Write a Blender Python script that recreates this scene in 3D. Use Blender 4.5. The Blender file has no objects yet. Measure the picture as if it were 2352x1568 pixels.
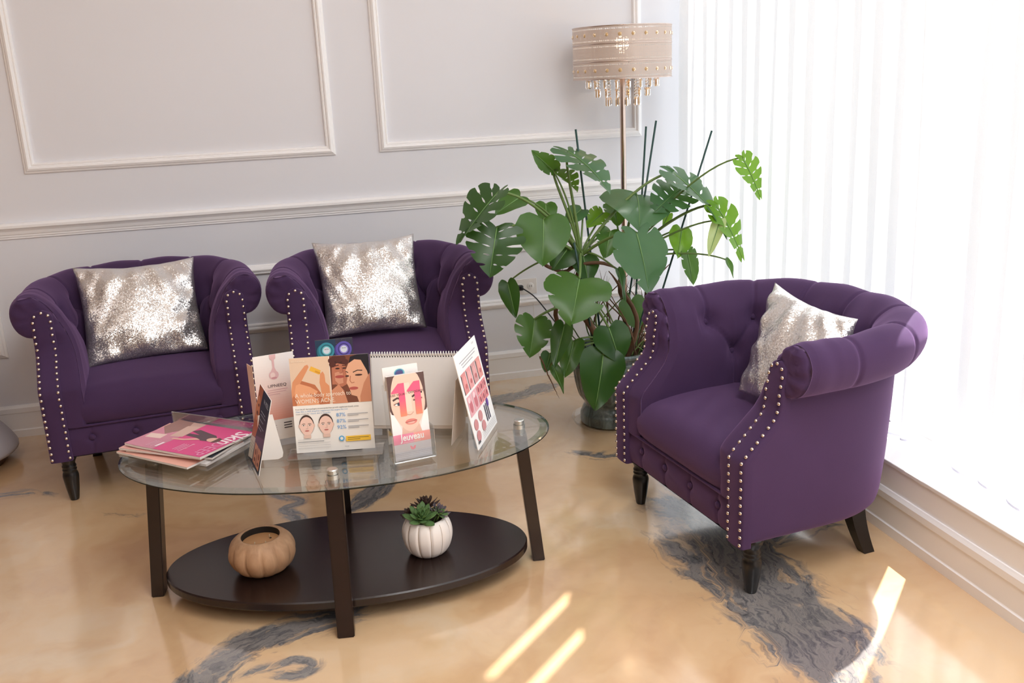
import bpy, bmesh, math, random
import numpy as np
from mathutils import Vector, Matrix

random.seed(7)
rng = np.random.default_rng(7)
SC = bpy.context.scene
COL = SC.collection
PI = math.pi

# ------------------------------------------------------------------ camera, sky, sun, exposure
cam_d = bpy.data.cameras.new('camera')
cam_d.sensor_width = 36.0
cam_d.lens = 33.142
cam_d.clip_start = 0.05
cam = bpy.data.objects.new('camera', cam_d)
COL.objects.link(cam)
_r, _u, _f = (0.9698, -0.2400, -0.0441), (0.1059, 0.2512, 0.9621), (0.2198, 0.9377, -0.2690)
cam.matrix_world = Matrix(((_r[0], _u[0], -_f[0], 0.0), (_r[1], _u[1], -_f[1], -4.238),
                           (_r[2], _u[2], -_f[2], 1.40), (0, 0, 0, 1)))
SC.camera = cam

SC.view_settings.view_transform = 'Standard'
SC.view_settings.look = 'None'
SC.view_settings.gamma = 1.0
SC.view_settings.use_curve_mapping = False
SC.view_settings.exposure = 0.0
SC.cycles.use_denoising = True
SC.cycles.max_bounces = 14
SC.cycles.diffuse_bounces = 6
SC.cycles.transparent_max_bounces = 24
SC.cycles.sample_clamp_indirect = 12.0
SC.cycles.caustics_reflective = False
SC.cycles.caustics_refractive = False

world = bpy.data.worlds.new('sky')
SC.world = world
world.use_nodes = True
bg = world.node_tree.nodes['Background']
bg.inputs['Color'].default_value = (0.90, 0.95, 1.0, 1)
bg.inputs['Strength'].default_value = 1.85

sun_d = bpy.data.lights.new('sun', 'SUN')
sun_d.energy = 15.0
sun_d.angle = math.radians(0.55)
sun_d.color = (1.0, 0.975, 0.94)
sun = bpy.data.objects.new('sun', sun_d)
COL.objects.link(sun)
sun.rotation_euler = Vector((-0.715, -0.70, -1.37)).to_track_quat('-Z', 'Y').to_euler()
sun.location = (6, 5, 8)

def area(name, loc, rot, sx, sy, power, color):
    d = bpy.data.lights.new(name, 'AREA')
    d.shape = 'RECTANGLE'; d.size = sx; d.size_y = sy; d.energy = power; d.color = color
    o = bpy.data.objects.new(name, d); COL.objects.link(o)
    o.location = loc; o.rotation_euler = rot
    return o
# added fill lights under the ceiling, out of view, to brighten walls and chairs
for i, (x, y, pw) in enumerate(((-1.6, -2.4, 5), (0.9, -3.4, 44), (-1.6, -4.8, 11), (0.9, -4.8, 40), (-1.6, -7.4, 14), (0.9, -6.6, 36))):
    area('fill_light', (x, y, 3.27), (0, 0, 0), 1.2, 1.2, pw, (0.97, 0.985, 1.0))

# ------------------------------------------------------------------ node helpers
def lin(c):
    c = c / 255.0
    return c / 12.92 if c <= 0.04045 else ((c + 0.055) / 1.055) ** 2.4
def rgb(r, g, b): return (lin(r), lin(g), lin(b), 1.0)

class NT:
    def __init__(s, name):
        s.m = bpy.data.materials.new(name); s.m.use_nodes = True
        s.t = s.m.node_tree; s.t.nodes.clear()
        s.out = s.t.nodes.new('ShaderNodeOutputMaterial')
    def n(s, typ, ins=None, **props):
        nd = s.t.nodes.new('ShaderNode' + typ)
        for k, v in props.items(): setattr(nd, k, v)
        for k, v in (ins or {}).items():
            sock = nd.inputs[k]
            if isinstance(v, bpy.types.NodeSocket): s.t.links.new(v, sock)
            elif isinstance(v, bpy.types.Node): s.t.links.new(v.outputs[0], sock)
            else: sock.default_value = v
        return nd
    def math(s, op, a, b=None, c=None, clamp=False):
        ins = {0: a}
        if b is not None: ins[1] = b
        if c is not None: ins[2] = c
        return s.n('Math', ins, operation=op, use_clamp=clamp).outputs[0]
    def mix(s, f, a, b):
        nd = s.n('Mix', None, data_type='RGBA')
        for i, v in ((0, f), (6, a), (7, b)):
            sk = nd.inputs[i]
            if isinstance(v, bpy.types.NodeSocket): s.t.links.new(v, sk)
            else: sk.default_value = v
        return nd.outputs[2]
    def ramp(s, f, stops, interp='LINEAR'):
        nd = s.n('ValToRGB', {0: f}); cr = nd.color_ramp; cr.interpolation = interp
        while len(cr.elements) < len(stops): cr.elements.new(0.5)
        for e, (p, c) in zip(cr.elements, stops): e.position = p; e.color = c
        return nd.outputs[0]
    def coord(s, which='Object'): return s.n('TexCoord').outputs[which]
    def noise(s, vec, scale, detail=3.0, rough=0.5, dist=0.0):
        return s.n('TexNoise', {'Vector': vec, 'Scale': scale, 'Detail': detail, 'Roughness': rough, 'Distortion': dist})
    def bump(s, h, strength, dist=0.002):
        return s.n('Bump', {'Height': h, 'Strength': strength, 'Distance': dist}).outputs[0]
    def end(s, sh):
        s.t.links.new(sh if isinstance(sh, bpy.types.NodeSocket) else sh.outputs[0], s.out.inputs[0]); return s.m
    def bsdf(s, **k):
        return s.n('BsdfPrincipled', {kk.replace('_', ' '): v for kk, v in k.items()})

def simple(name, col, rough=0.5, metal=0.0, var=0.06, vscale=8.0, bump=0.0, bscale=200.0, **kw):
    t = NT(name); co = t.coord()
    nz = t.noise(co, vscale, 4.0)
    a = tuple(max(0, c * (1 - var)) for c in col[:3]) + (1,)
    b = tuple(min(1, c * (1 + var)) for c in col[:3]) + (1,)
    c = t.mix(nz.outputs[0], a, b)
    k = dict(Base_Color=c, Roughness=rough, Metallic=metal); k.update(kw)
    if bump: k['Normal'] = t.bump(t.noise(co, bscale, 2.0).outputs[0], bump, 0.001)
    return t.end(t.bsdf(**k))

M = {}
M['wall'] = simple('wall_paint', rgb(226, 226, 231), 0.75, var=0.02, vscale=1.5, bump=0.05, bscale=180)
M['wall2'] = simple('taupe_wall_paint', rgb(150, 140, 138), 0.8, var=0.02, vscale=1.5)
M['trim'] = simple('trim_paint', rgb(244, 242, 242), 0.42, var=0.015)
M['ceiling'] = simple('ceiling_paint', rgb(235, 232, 230), 0.9, var=0.01)
M['sill'] = simple('sill_paint', rgb(238, 235, 234), 0.4, var=0.01)
M['black_wood'] = simple('black_lacquer', rgb(16, 13, 13), 0.28, var=0.2, vscale=20)
M['nail'] = simple('nickel_nail', rgb(226, 210, 196), 0.22, 1.0, var=0.04)
M['steel'] = simple('brushed_steel', rgb(205, 203, 198), 0.3, 1.0, var=0.04)
M['lamp_metal'] = simple('lamp_metal', rgb(214, 196, 186), 0.22, 1.0, var=0.03)
M['dark_cloth'] = simple('dust_cover', rgb(22, 18, 22), 0.9)
M['white_card'] = simple('white_card', rgb(238, 234, 230), 0.5, var=0.01)
M['white_gloss'] = simple('white_gloss', rgb(240, 238, 236), 0.25, var=0.01)
M['grey_card'] = simple('grey_card', rgb(214, 203, 194), 0.6, var=0.02)
M['paper'] = simple('page_paper', rgb(226, 220, 216), 0.7, var=0.08, vscale=300)
M['outlet'] = simple('outlet_plastic', rgb(226, 220, 216), 0.35, var=0.01)
M['black_plastic'] = simple('black_plastic', rgb(26, 26, 30), 0.4)
M['soil'] = simple('potting_soil', rgb(62, 44, 34), 0.95, var=0.5, vscale=60, bump=0.8, bscale=90)
M['stake'] = simple('green_stake', rgb(36, 70, 66), 0.45, var=0.1)
M['stem'] = simple('brown_stem', rgb(104, 74, 54), 0.8, var=0.35, vscale=30)
M['stalk'] = simple('green_stalk', rgb(98, 122, 62), 0.5, var=0.2, vscale=15)
M['wax'] = simple('candle_wax', rgb(186, 136, 92), 0.5, var=0.1, vscale=40)
M['wick'] = simple('candle_wick', rgb(210, 190, 160), 0.9)
M['char'] = simple('dark_rim', rgb(24, 18, 16), 0.6)
M['ceramic'] = simple('matt_white_ceramic', rgb(238, 230, 226), 0.5, var=0.02)
M['gold_line'] = simple('worn_gold_line', rgb(150, 126, 98), 0.6)
M['bench'] = simple('grey_vinyl', rgb(176, 172, 178), 0.55, var=0.03)
M['bench_base'] = simple('brown_base', rgb(96, 66, 50), 0.5, var=0.15)

def m_fabric():
    t = NT('purple_fabric'); co = t.coord()
    big = t.noise(co, 5.0, 3.0).outputs[0]
    fine = t.noise(co, 420.0, 2.0).outputs[0]
    c = t.mix(big, rgb(54, 34, 65), rgb(65, 43, 78))
    c = t.mix(t.math('MULTIPLY', fine, 0.35), c, rgb(72, 50, 82))
    return t.end(t.bsdf(Base_Color=c, Roughness=0.85, Specular_IOR_Level=0.25, Sheen_Weight=0.32, Sheen_Roughness=0.5,
                        Sheen_Tint=rgb(205, 160, 222), Normal=t.bump(fine, 0.25, 0.0006)))
M['fabric'] = m_fabric()

def m_sequin():
    t = NT('silver_sequins'); co = t.coord()
    vo = t.n('TexVoronoi', {'Vector': co, 'Scale': 330.0})
    geo = t.n('NewGeometry')
    r = t.n('VectorMath', {0: vo.outputs['Color'], 1: (0.5, 0.5, 0.5)}, operation='SUBTRACT')
    r = t.n('VectorMath', {0: r.outputs[0], 'Scale': 0.44}, operation='SCALE')
    nn = t.n('VectorMath', {0: geo.outputs['Normal'], 1: r.outputs[0]}, operation='ADD')
    nn = t.n('VectorMath', {0: nn.outputs[0]}, operation='NORMALIZE')
    big = t.noise(co, 5.0, 5.0, 0.6).outputs[0]
    c = t.mix(t.ramp(big, [(0.30, (0, 0, 0, 1)), (0.5, (1, 1, 1, 1))]), rgb(222, 216, 216), rgb(230, 227, 225))
    p = t.bsdf(Base_Color=c, Metallic=0.85, Roughness=0.28, Normal=nn.outputs[0])
    return t.end(p)
M['sequin'] = m_sequin()

def m_blind():
    t = NT('sheer_blind'); co = t.coord()
    fine = t.noise(co, 260.0, 2.0).outputs[0]
    col = t.mix(fine, (0.90, 0.90, 0.91, 1), (0.95, 0.95, 0.96, 1))
    d = t.n('BsdfDiffuse', {'Color': col})
    tr = t.n('BsdfTranslucent', {'Color': col})
    mx = t.n('MixShader', {0: 0.40, 1: d.outputs[0], 2: tr.outputs[0]})
    tp = t.n('BsdfTransparent', {'Color': (1, 1, 1, 1)})
    return t.end(t.n('MixShader', {0: 0.02, 1: mx.outputs[0], 2: tp.outputs[0]}))
M['blind'] = m_blind()
def m_hem():
    t = NT('blind_hem')
    d = t.n('BsdfDiffuse', {'Color': (0.74, 0.74, 0.82, 1)})
    tr = t.n('BsdfTranslucent', {'Color': (0.7, 0.7, 0.8, 1)})
    return t.end(t.n('MixShader', {0: 0.3, 1: d.outputs[0], 2: tr.outputs[0]}))
M['hem'] = m_hem()

def m_clear(name, tint, gloss=0.06, rough=0.02, amt=0.9):
    t = NT(name)
    lw = t.n('LayerWeight', {'Blend': 0.35})
    f = t.math('ADD', t.math('MULTIPLY', lw.outputs['Fresnel'], amt), gloss, clamp=True)
    a = t.n('BsdfTransparent', {'Color': tint})
    b = t.n('BsdfGlossy', {'Color': (1, 1, 1, 1), 'Roughness': rough})
    return t.end(t.n('MixShader', {0: f, 1: a.outputs[0], 2: b.outputs[0]}))
M['glass_top'] = m_clear('table_glass', (0.96, 0.975, 0.97, 1), 0.035, 0.02, 0.42)
M['glass_bevel'] = m_clear('bevelled_glass', (0.72, 0.79, 0.77, 1), 0.10, 0.05, 0.5)
M['glass_edge'] = m_clear('glass_edge', (0.03, 0.05, 0.045, 1), 0.03, 0.1, 0.3)
M['saucer'] = m_clear('clear_saucer', (0.96, 0.96, 0.95, 1), 0.0, 0.08, 0.12)
M['acrylic'] = m_clear('clear_acrylic', (0.96, 0.965, 0.965, 1), 0.025, 0.02, 0.45)
M['acrylic_edge'] = m_clear('acrylic_edge', (0.84, 0.84, 0.84, 1), 0.16, 0.15, 0.6)
M['pane'] = m_clear('window_glass', (0.98, 0.99, 0.99, 1), 0.0, 0.02, 0.15)
M['crystal'] = m_clear('amber_crystal', (0.96, 0.80, 0.60, 1), 0.16, 0.05)
M['jewel'] = simple('amber_jewel', rgb(246, 206, 150), 0.12, var=0.1, vscale=90, Transmission_Weight=0.4)

def m_wood(name, a, b, rough, stretch=(2, 26, 26)):
    t = NT(name); co = t.coord()
    mp = t.n('Mapping', {'Vector': co, 'Scale': stretch})
    nz = t.noise(mp.outputs[0], 3.0, 6.0, 0.6, 0.4).outputs[0]
    return t.end(t.bsdf(Base_Color=t.mix(nz, a, b), Roughness=rough, Normal=t.bump(nz, 0.04, 0.001)))
M['espresso'] = m_wood('espresso_wood', rgb(27, 17, 15), rgb(42, 26, 22), 0.25)
M['pumpkin_wood'] = m_wood('washed_wood', rgb(138, 96, 66), rgb(208, 168, 132), 0.6, (14, 14, 3))

def m_leaf(name, a, b, tr, rough=0.36):
    t = NT(name); co = t.coord()
    nz = t.noise(co, 9.0, 4.0).outputs[0]
    c = t.mix(nz, a, b)
    p = t.bsdf(Base_Color=c, Roughness=rough, Specular_IOR_Level=0.5, Normal=t.bump(t.noise(co, 50.0, 2.0).outputs[0], 0.12, 0.002))
    tl = t.n('BsdfTranslucent', {'Color': tr})
    return t.end(t.n('MixShader', {0: 0.3, 1: p.outputs[0], 2: tl.outputs[0]}))
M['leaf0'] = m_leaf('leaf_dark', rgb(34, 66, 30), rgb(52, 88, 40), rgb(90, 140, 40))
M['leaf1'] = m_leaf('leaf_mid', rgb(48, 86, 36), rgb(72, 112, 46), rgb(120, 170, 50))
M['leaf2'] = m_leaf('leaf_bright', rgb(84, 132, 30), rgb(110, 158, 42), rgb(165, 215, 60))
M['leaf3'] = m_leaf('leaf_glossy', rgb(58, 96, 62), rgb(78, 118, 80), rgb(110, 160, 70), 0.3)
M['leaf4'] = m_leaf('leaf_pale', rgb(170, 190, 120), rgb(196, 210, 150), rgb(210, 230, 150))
M['vein'] = simple('leaf_vein', rgb(110, 146, 84), 0.5, var=0.1)
M['succ_green'] = m_leaf('succulent_green', rgb(92, 136, 76), rgb(142, 174, 112), rgb(90, 140, 60), 0.5)
M['succ_purple'] = m_leaf('succulent_purple', rgb(116, 104, 114), rgb(148, 132, 142), rgb(110, 90, 110), 0.5)
M['succ_red'] = m_leaf('succulent_red', rgb(74, 62, 50), rgb(108, 76, 72), rgb(110, 80, 70), 0.5)

def m_pot():
    t = NT('glazed_pot'); co = t.coord()
    mp = t.n('Mapping', {'Vector': co, 'Scale': (9, 9, 3)})
    nz = t.noise(mp.outputs[0], 2.2, 6.0, 0.65, 0.6).outputs[0]
    c = t.ramp(nz, [(0.33, rgb(52, 50, 46)), (0.48, rgb(86, 98, 98)), (0.62, rgb(118, 134, 136)), (0.78, rgb(120, 104, 88))])
    return t.end(t.bsdf(Base_Color=c, Roughness=0.22, Coat_Weight=0.3, Coat_Roughness=0.1))
M['pot'] = m_pot()

def m_shade():
    t = NT('pierced_metal_shade')
    uv = t.n('UVMap').outputs[0]
    sp = t.n('SeparateXYZ', {0: uv})
    u = t.math('PINGPONG', sp.outputs[0], 0.0137)
    v = t.math('PINGPONG', sp.outputs[1], 0.0117)
    cv = t.n('CombineXYZ', {0: u, 1: v, 2: 0.0})
    vo = t.n('TexVoronoi', {'Vector': cv.outputs[0], 'Scale': 105.0}, feature='DISTANCE_TO_EDGE')
    hole = t.math('GREATER_THAN', vo.outputs['Distance'], 0.16)
    # solid rims between the three bands
    band = t.math('PINGPONG', t.math('ADD', sp.outputs[1], 0.0), 0.0352)
    rim = t.math('MULTIPLY', t.math('GREATER_THAN', band, 0.0025), 1.0)
    rim2 = t.math('LESS_THAN', band, 0.0327)
    hole = t.math('MULTIPLY', t.math('MULTIPLY', hole, rim), rim2)
    p = t.bsdf(Base_Color=rgb(198, 184, 176), Metallic=0.3, Roughness=0.4)
    tl = t.n('BsdfTranslucent', {'Color': rgb(235, 215, 200)})
    mx = t.n('MixShader', {0: 0.18, 1: p.outputs[0], 2: tl.outputs[0]})
    tp0 = t.n('BsdfTransparent', {'Color': (1, 0.98, 0.96, 1)})
    dl = t.n('BsdfDiffuse', {'Color': (0.9, 0.88, 0.86, 1)})
    tl2 = t.n('BsdfTranslucent', {'Color': (0.95, 0.9, 0.85, 1)})
    ln = t.n('MixShader', {0: 0.5, 1: dl.outputs[0], 2: tl2.outputs[0]})
    tp = t.n('MixShader', {0: 0.45, 1: ln.outputs[0], 2: tp0.outputs[0]})
    return t.end(t.n('MixShader', {0: t.math('MULTIPLY', hole, 0.95), 1: mx.outputs[0], 2: tp.outputs[0]}))
M['shade'] = m_shade()
def m_emit(name, col, st):
    t = NT(name); return t.end(t.n('Emission', {'Color': col, 'Strength': st}))
M['bulb'] = m_emit('lit_bulb', rgb(255, 222, 180), 14.0)

def m_print():
    t = NT('printed_ink')
    at = t.n('Attribute', None, attribute_name='ink')
    return t.end(t.bsdf(Base_Color=at.outputs['Color'], Roughness=0.45))
M['print'] = m_print()

def m_floor():
    t = NT('marbled_epoxy'); co = t.coord()
    at = t.n('Attribute', None, attribute_name='marble')
    sp = t.n('SeparateColor', {0: at.outputs['Color']})
    mask, sl, dp = sp.outputs[0], sp.outputs[1], sp.outputs[2]
    warp = t.noise(co, 2.3, 4.0, 0.55)
    wv = t.n('VectorMath', {0: warp.outputs['Color'], 1: (0.5, 0.5, 0.5)}, operation='SUBTRACT')
    wv = t.n('VectorMath', {0: wv.outputs[0], 'Scale': 0.55}, operation='SCALE')
    wc = t.n('VectorMath', {0: co, 1: wv.outputs[0]}, operation='ADD').outputs[0]
    n1 = t.noise(wc, 1.5, 5.0, 0.5, 0.8).outputs[0]
    base = t.ramp(n1, [(0.28, rgb(192, 150, 110)), (0.42, rgb(212, 174, 132)), (0.55, rgb(222, 188, 148)), (0.72, rgb(224, 200, 170))])
    n2 = t.noise(wc, 4.0, 5.0, 0.6).outputs[0]
    base = t.mix(t.math('MULTIPLY', t.ramp(n2, [(0.55, (0, 0, 0, 1)), (0.8, (1, 1, 1, 1))]), 0.35), base, rgb(190, 150, 122))
    wz = t.n('SeparateColor', {0: t.noise(co, 7.0, 4.0, 0.6).outputs['Color']})
    sl2 = t.math('ADD', sl, t.math('MULTIPLY', t.math('SUBTRACT', wz.outputs[0], 0.5), 0.20))
    dp2 = t.math('ADD', dp, t.math('MULTIPLY', t.math('SUBTRACT', wz.outputs[1], 0.5), 0.10))
    # streaks that run along each grey vein
    sv = t.n('CombineXYZ', {0: t.math('MULTIPLY', sl2, 4.5), 1: t.math('MULTIPLY', dp2, 15.0), 2: 0.0}).outputs[0]
    st = t.noise(sv, 0.8, 6.0, 0.6, 2.2).outputs[0]
    st2 = t.noise(sv, 1.9, 8.0, 0.72, 1.8).outputs[0]
    val = t.math('ADD', mask, t.math('MULTIPLY', t.math('SUBTRACT', st, 0.5), 1.9))
    vein = t.ramp(val, [(0.34, (0, 0, 0, 1)), (0.66, (1, 1, 1, 1))])
    vein = t.math('MULTIPLY', vein, t.math('MULTIPLY', mask, 2.2, clamp=True))
    gc = t.ramp(st2, [(0.30, rgb(74, 73, 75)), (0.44, rgb(106, 104, 105)), (0.54, rgb(140, 133, 129)), (0.62, rgb(122, 118, 117)), (0.70, rgb(190, 166, 140))])
    col = t.mix(vein, base, gc)
    gl = t.noise(co, 3.0, 3.0).outputs[0]
    rough = t.math('ADD', t.math('MULTIPLY', gl, 0.10), 0.13)
    return t.end(t.bsdf(Base_Color=col, Roughness=rough, Specular_IOR_Level=0.7, Coat_Weight=1.0, Coat_IOR=1.75, Coat_Roughness=0.11, Normal=t.bump(t.noise(co, 7.0, 2.0).outputs[0], 0.03, 0.01)))
M['floor'] = m_floor()

# ------------------------------------------------------------------ mesh helpers
def tag(o, label=None, cat=None, group=None, kind=None):
    if label: o['label'] = label
    if cat: o['category'] = cat
    if group: o['group'] = group
    if kind: o['kind'] = kind
    return o
def data_mesh(name, verts, faces, mats, smooth=True, fmat=None):
    me = bpy.data.meshes.new(name)
    me.from_pydata([tuple(map(float, v)) for v in verts], [], faces)
    for m in (mats if isinstance(mats, (list, tuple)) else [mats]): me.materials.append(m)
    if smooth: me.polygons.foreach_set('use_smooth', [True] * len(me.polygons))
    if fmat is not None: me.polygons.foreach_set('material_index', fmat)
    me.update()
    return me
def link(name, me, parent=None, loc=None, rot=None):
    o = bpy.data.objects.new(name, me); COL.objects.link(o)
    if parent is not None: o.parent = parent
    if loc is not None: o.location = loc
    if rot is not None: o.rotation_euler = rot
    return o
def obj(name, verts, faces, mats, parent=None, smooth=True, loc=None, rot=None, fmat=None):
    return link(name, data_mesh(name, verts, faces, mats, smooth, fmat), parent, loc, rot)
def empty(name, loc, rot=(0, 0, 0)):
    o = bpy.data.objects.new(name, None); COL.objects.link(o)
    o.location = loc; o.rotation_euler = rot; o.empty_display_size = 0.05
    return o
def grid_faces(nu, nv, cu=False, cv=False, flip=False):
    F = []
    for i in range(nu if cu else nu - 1):
        for j in range(nv if cv else nv - 1):
            a = i * nv + j; b = ((i + 1) % nu) * nv + j
            c = ((i + 1) % nu) * nv + (j + 1) % nv; d = i * nv + (j + 1) % nv
            F.append((a, d, c, b) if flip else (a, b, c, d))
    return F
def lathe(prof, seg=32, rmod=None, cap0=True, cap1=True):
    V = []; n = len(prof)
    for k in range(seg):
        a = 2 * PI * k / seg
        for j, (r, z) in enumerate(prof):
            rr = r * (rmod(a, j / (n - 1), r) if rmod else 1.0)
            V.append((rr * math.cos(a), rr * math.sin(a), z))
    F = grid_faces(seg, n, cu=True)
    if cap0: F.append(tuple(k * n for k in range(seg))[::-1])
    if cap1: F.append(tuple(k * n + n - 1 for k in range(seg)))
    return V, F
def tube(pts, rad, seg=8, cap=True):
    P = [Vector(p) for p in pts]; n = len(P)
    R = rad if isinstance(rad, (list, tuple)) else [rad] * n
    V = []; up = None
    for i in range(n):
        t = (P[min(i + 1, n - 1)] - P[max(i - 1, 0)]).normalized()
        if up is None: up = t.orthogonal().normalized()
        up = (up - t * up.dot(t)).normalized(); w = t.cross(up)
        for k in range(seg):
            a = 2 * PI * k / seg
            V.append(P[i] + (up * math.cos(a) + w * math.sin(a)) * R[i])
    F = []
    for i in range(n - 1):
        for k in range(seg):
            F.append((i * seg + k, i * seg + (k + 1) % seg, (i + 1) * seg + (k + 1) % seg, (i + 1) * seg + k))
    if cap: F.append(tuple(range(seg))[::-1]); F.append(tuple((n - 1) * seg + k for k in range(seg)))
    return V, F
def bez(a, b, c, d, n=12):
    a, b, c, d = map(Vector, (a, b, c, d)); out = []
    for i in range(n):
        t = i / (n - 1); s = 1 - t
        out.append(a * s ** 3 + b * 3 * s * s * t + c * 3 * s * t * t + d * t ** 3)
    return out
def box(x0, y0, z0, x1, y1, z1, bev=0.0, seg=2):
    bm = bmesh.new()
    bmesh.ops.create_cube(bm, size=1.0)
    for v in bm.verts:
        v.co = Vector(((x0 + x1) / 2 + v.co.x * (x1 - x0), (y0 + y1) / 2 + v.co.y * (y1 - y0), (z0 + z1) / 2 + v.co.z * (z1 - z0)))
    if bev: bmesh.ops.bevel(bm, geom=bm.edges[:], offset=bev, segments=seg, affect='EDGES', profile=0.5)
    bm.verts.index_update()
    V = [v.co.copy() for v in bm.verts]; F = [tuple(v.index for v in f.verts) for f in bm.faces]
    bm.free(); return V, F
def join(*parts):
    V = []; F = []
    for v, f in parts:
        o = len(V); V += list(v); F += [tuple(i + o for i in q) for q in f]
    return V, F
def xform(VF, mat): return [mat @ Vector(v) for v in VF[0]], VF[1]
def smooth01(t): t = max(0.0, min(1.0, t)); return t * t * (3 - 2 * t)
def catmull(pts, n):
    P = np.array(pts, float); d = np.r_[0, np.cumsum(np.linalg.norm(np.diff(P, axis=0), axis=1))]
    Q = np.vstack([2 * P[0] - P[1], P, 2 * P[-1] - P[-2]]); out = []
    for s in np.linspace(0, d[-1], n):
        i = min(max(int(np.searchsorted(d, s) - 1), 0), len(P) - 2)
        t = (s - d[i]) / (d[i + 1] - d[i] + 1e-12)
        p0, p1, p2, p3 = Q[i], Q[i + 1], Q[i + 2], Q[i + 3]
        out.append(0.5 * (2 * p1 + (p2 - p0) * t + (2 * p0 - 5 * p1 + 4 * p2 - p3) * t * t + (3 * p1 - p0 - 3 * p2 + p3) * t ** 3))
    return np.array(out)
def copy_tree(o, parent=None):
    c = o.copy(); COL.objects.link(c)
    if parent is not None: c.parent = parent
    for ch in list(o.children): copy_tree(ch, c)
    return c

# ------------------------------------------------------------------ the setting
XW, ZS, YE = 1.703, 0.23, -5.6
def struct(name, VF, mat, smooth=False):
    return tag(obj(name, VF[0], VF[1], mat, smooth=smooth), kind='structure')
struct('wall_back', box(-6.0, 0.0, 0.0, 2.0, 0.12, 3.3), M['wall'])
struct('wall_left', box(-6.12, -10.0, 0.0, -6.0, 0.12, 3.3), M['wall2'])
struct('wall_rear', box(-6.0, -10.1, 0.0, 2.0, -10.0, 3.3), M['wall2'])
struct('ceiling', box(-6.12, -10.1, 3.3, 2.0, 0.12, 3.4), M['ceiling'])
struct('wall_right', join(box(XW, YE, 0.0, 2.0, 0.0, ZS - 0.012), box(XW, YE, 3.15, 2.0, 0.0, 3.3), box(XW, -10.0, 0.0, 2.0, YE, 3.3)), M['trim'])
struct('trim_1', box(XW - 0.004, YE, ZS - 0.012, 2.0, 0.0, ZS, 0.002), M['sill'])

# floor: one sheet whose vertices carry where the grey veins run
PATHS = [
 ([(1.16, -1.35), (1.20, -1.55), (1.23, -1.73), (1.22, -1.97), (1.19, -2.16), (1.18, -2.34), (1.15, -2.50), (1.13, -2.70)], 0.17, 0.95),
 ([(1.05, -1.62), (1.08, -1.85), (1.10, -2.05), (1.13, -2.22), (1.08, -2.40), (1.06, -2.60)], 0.11, 0.66),
 ([(0.16, -1.86), (0.08, -1.87), (-0.04, -1.88), (-0.16, -1.92), (-0.25, -1.98), (-0.30, -2.08), (-0.33, -2.20), (-0.36, -2.35)], 0.075, 0.9),
 ([(-0.26, -2.10), (-0.18, -2.075), (-0.08, -2.05), (-0.03, -2.09), (-0.08, -2.12), (-0.18, -2.10)], 0.03, 0.75),
 ([(-0.22, -0.84), (-0.19, -0.94), (-0.12, -1.02), (-0.06, -1.09), (-0.13, -1.13), (-0.06, -1.22), (-0.10, -1.36), (-0.2, -1.5)], 0.035, 0.85),
 ([(0.35, -0.50), (0.33, -0.70), (0.28, -0.86), (0.20, -1.08), (0.14, -1.18), (0.02, -1.30)], 0.06, 1.0),
 ([(0.74, -0.30), (0.85, -0.27), (0.96, -0.26), (1.08, -0.20), (1.2, -0.2)], 0.07, 0.95),
 ([(0.86, -0.92), (0.96, -1.02), (1.06, -1.08), (1.18, -1.04), (1.31, -0.72)], 0.05, 0.6),
 ([(-0.76, -0.96), (-0.66, -1.02), (-0.58, -1.05)], 0.03, 0.55),
 ([(1.64, -1.84), (1.52, -1.80), (1.38, -1.86), (1.29, -1.95)], 0.07, 0.6),
 ([(-1.3, -0.72), (-1.05, -0.66), (-0.9, -0.75)], 0.05, 0.5),
]
def make_floor():
    xs = np.r_[np.linspace(-6.0, -1.5, 14)[:-1], np.arange(-1.5, 2.001, 0.016)]
    ys = np.r_[np.linspace(-10.0, -3.2, 16)[:-1], np.arange(-3.2, 0.0001, 0.016), 0.0]
    X, Y = np.meshgrid(xs, ys, indexing='ij'); Pt = np.stack([X.ravel(), Y.ravel()], 1)
    wob = np.stack([np.sin(Pt[:, 1] * 9 + 1.3) + 0.6 * np.sin(Pt[:, 0] * 17 + Pt[:, 1] * 5), np.cos(Pt[:, 0] * 8 + 0.4) + 0.6 * np.sin(Pt[:, 1] * 19 - Pt[:, 0] * 7)], 1) * 0.014
    Q = Pt + wob
    mask = np.zeros(len(Q)); sl = np.zeros(len(Q)); dp = np.full(len(Q), 0.5)
    for pi, (pts, w, amp) in enumerate(PATHS):
        P = catmull(pts, len(pts) * 7); acc = 0.0
        bd = np.full(len(Q), 9.0); bs = np.zeros(len(Q)); bp = np.zeros(len(Q))
        for a, b in zip(P[:-1], P[1:]):
            ab = b - a; L = np.linalg.norm(ab) + 1e-9
            t = np.clip(((Q - a) @ ab) / L ** 2, 0, 1)
            dv = Q - (a + t[:, None] * ab); dd = np.linalg.norm(dv, axis=1)
            sg = np.sign(ab[0] * dv[:, 1] - ab[1] * dv[:, 0])
            k = dd < bd
            bd[k] = dd[k]; bs[k] = acc + t[k] * L; bp[k] = (sg * dd)[k]; acc += L
        endf = np.clip(np.minimum(bs, acc - bs) / (0.25 * acc) + 0.25, 0, 1)
        m = amp * np.exp(-(bd / w) ** 2 * 1.1) * endf
        k = m > mask
        mask[k] = m[k]; sl[k] = (bs[k] + pi * 1.7); dp[k] = bp[k] + 0.5 + pi * 0.13
    V = np.c_[Pt, np.zeros(len(Pt))]
    o = obj('floor', V, grid_faces(len(xs), len(ys)), M['floor'], smooth=False)
    at = o.data.color_attributes.new('marble', 'FLOAT_COLOR', 'POINT')
    at.data.foreach_set('color', np.c_[mask, sl, dp, np.ones(len(mask))].astype(np.float32).ravel())
    tag(o, kind='structure')
make_floor()

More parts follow.
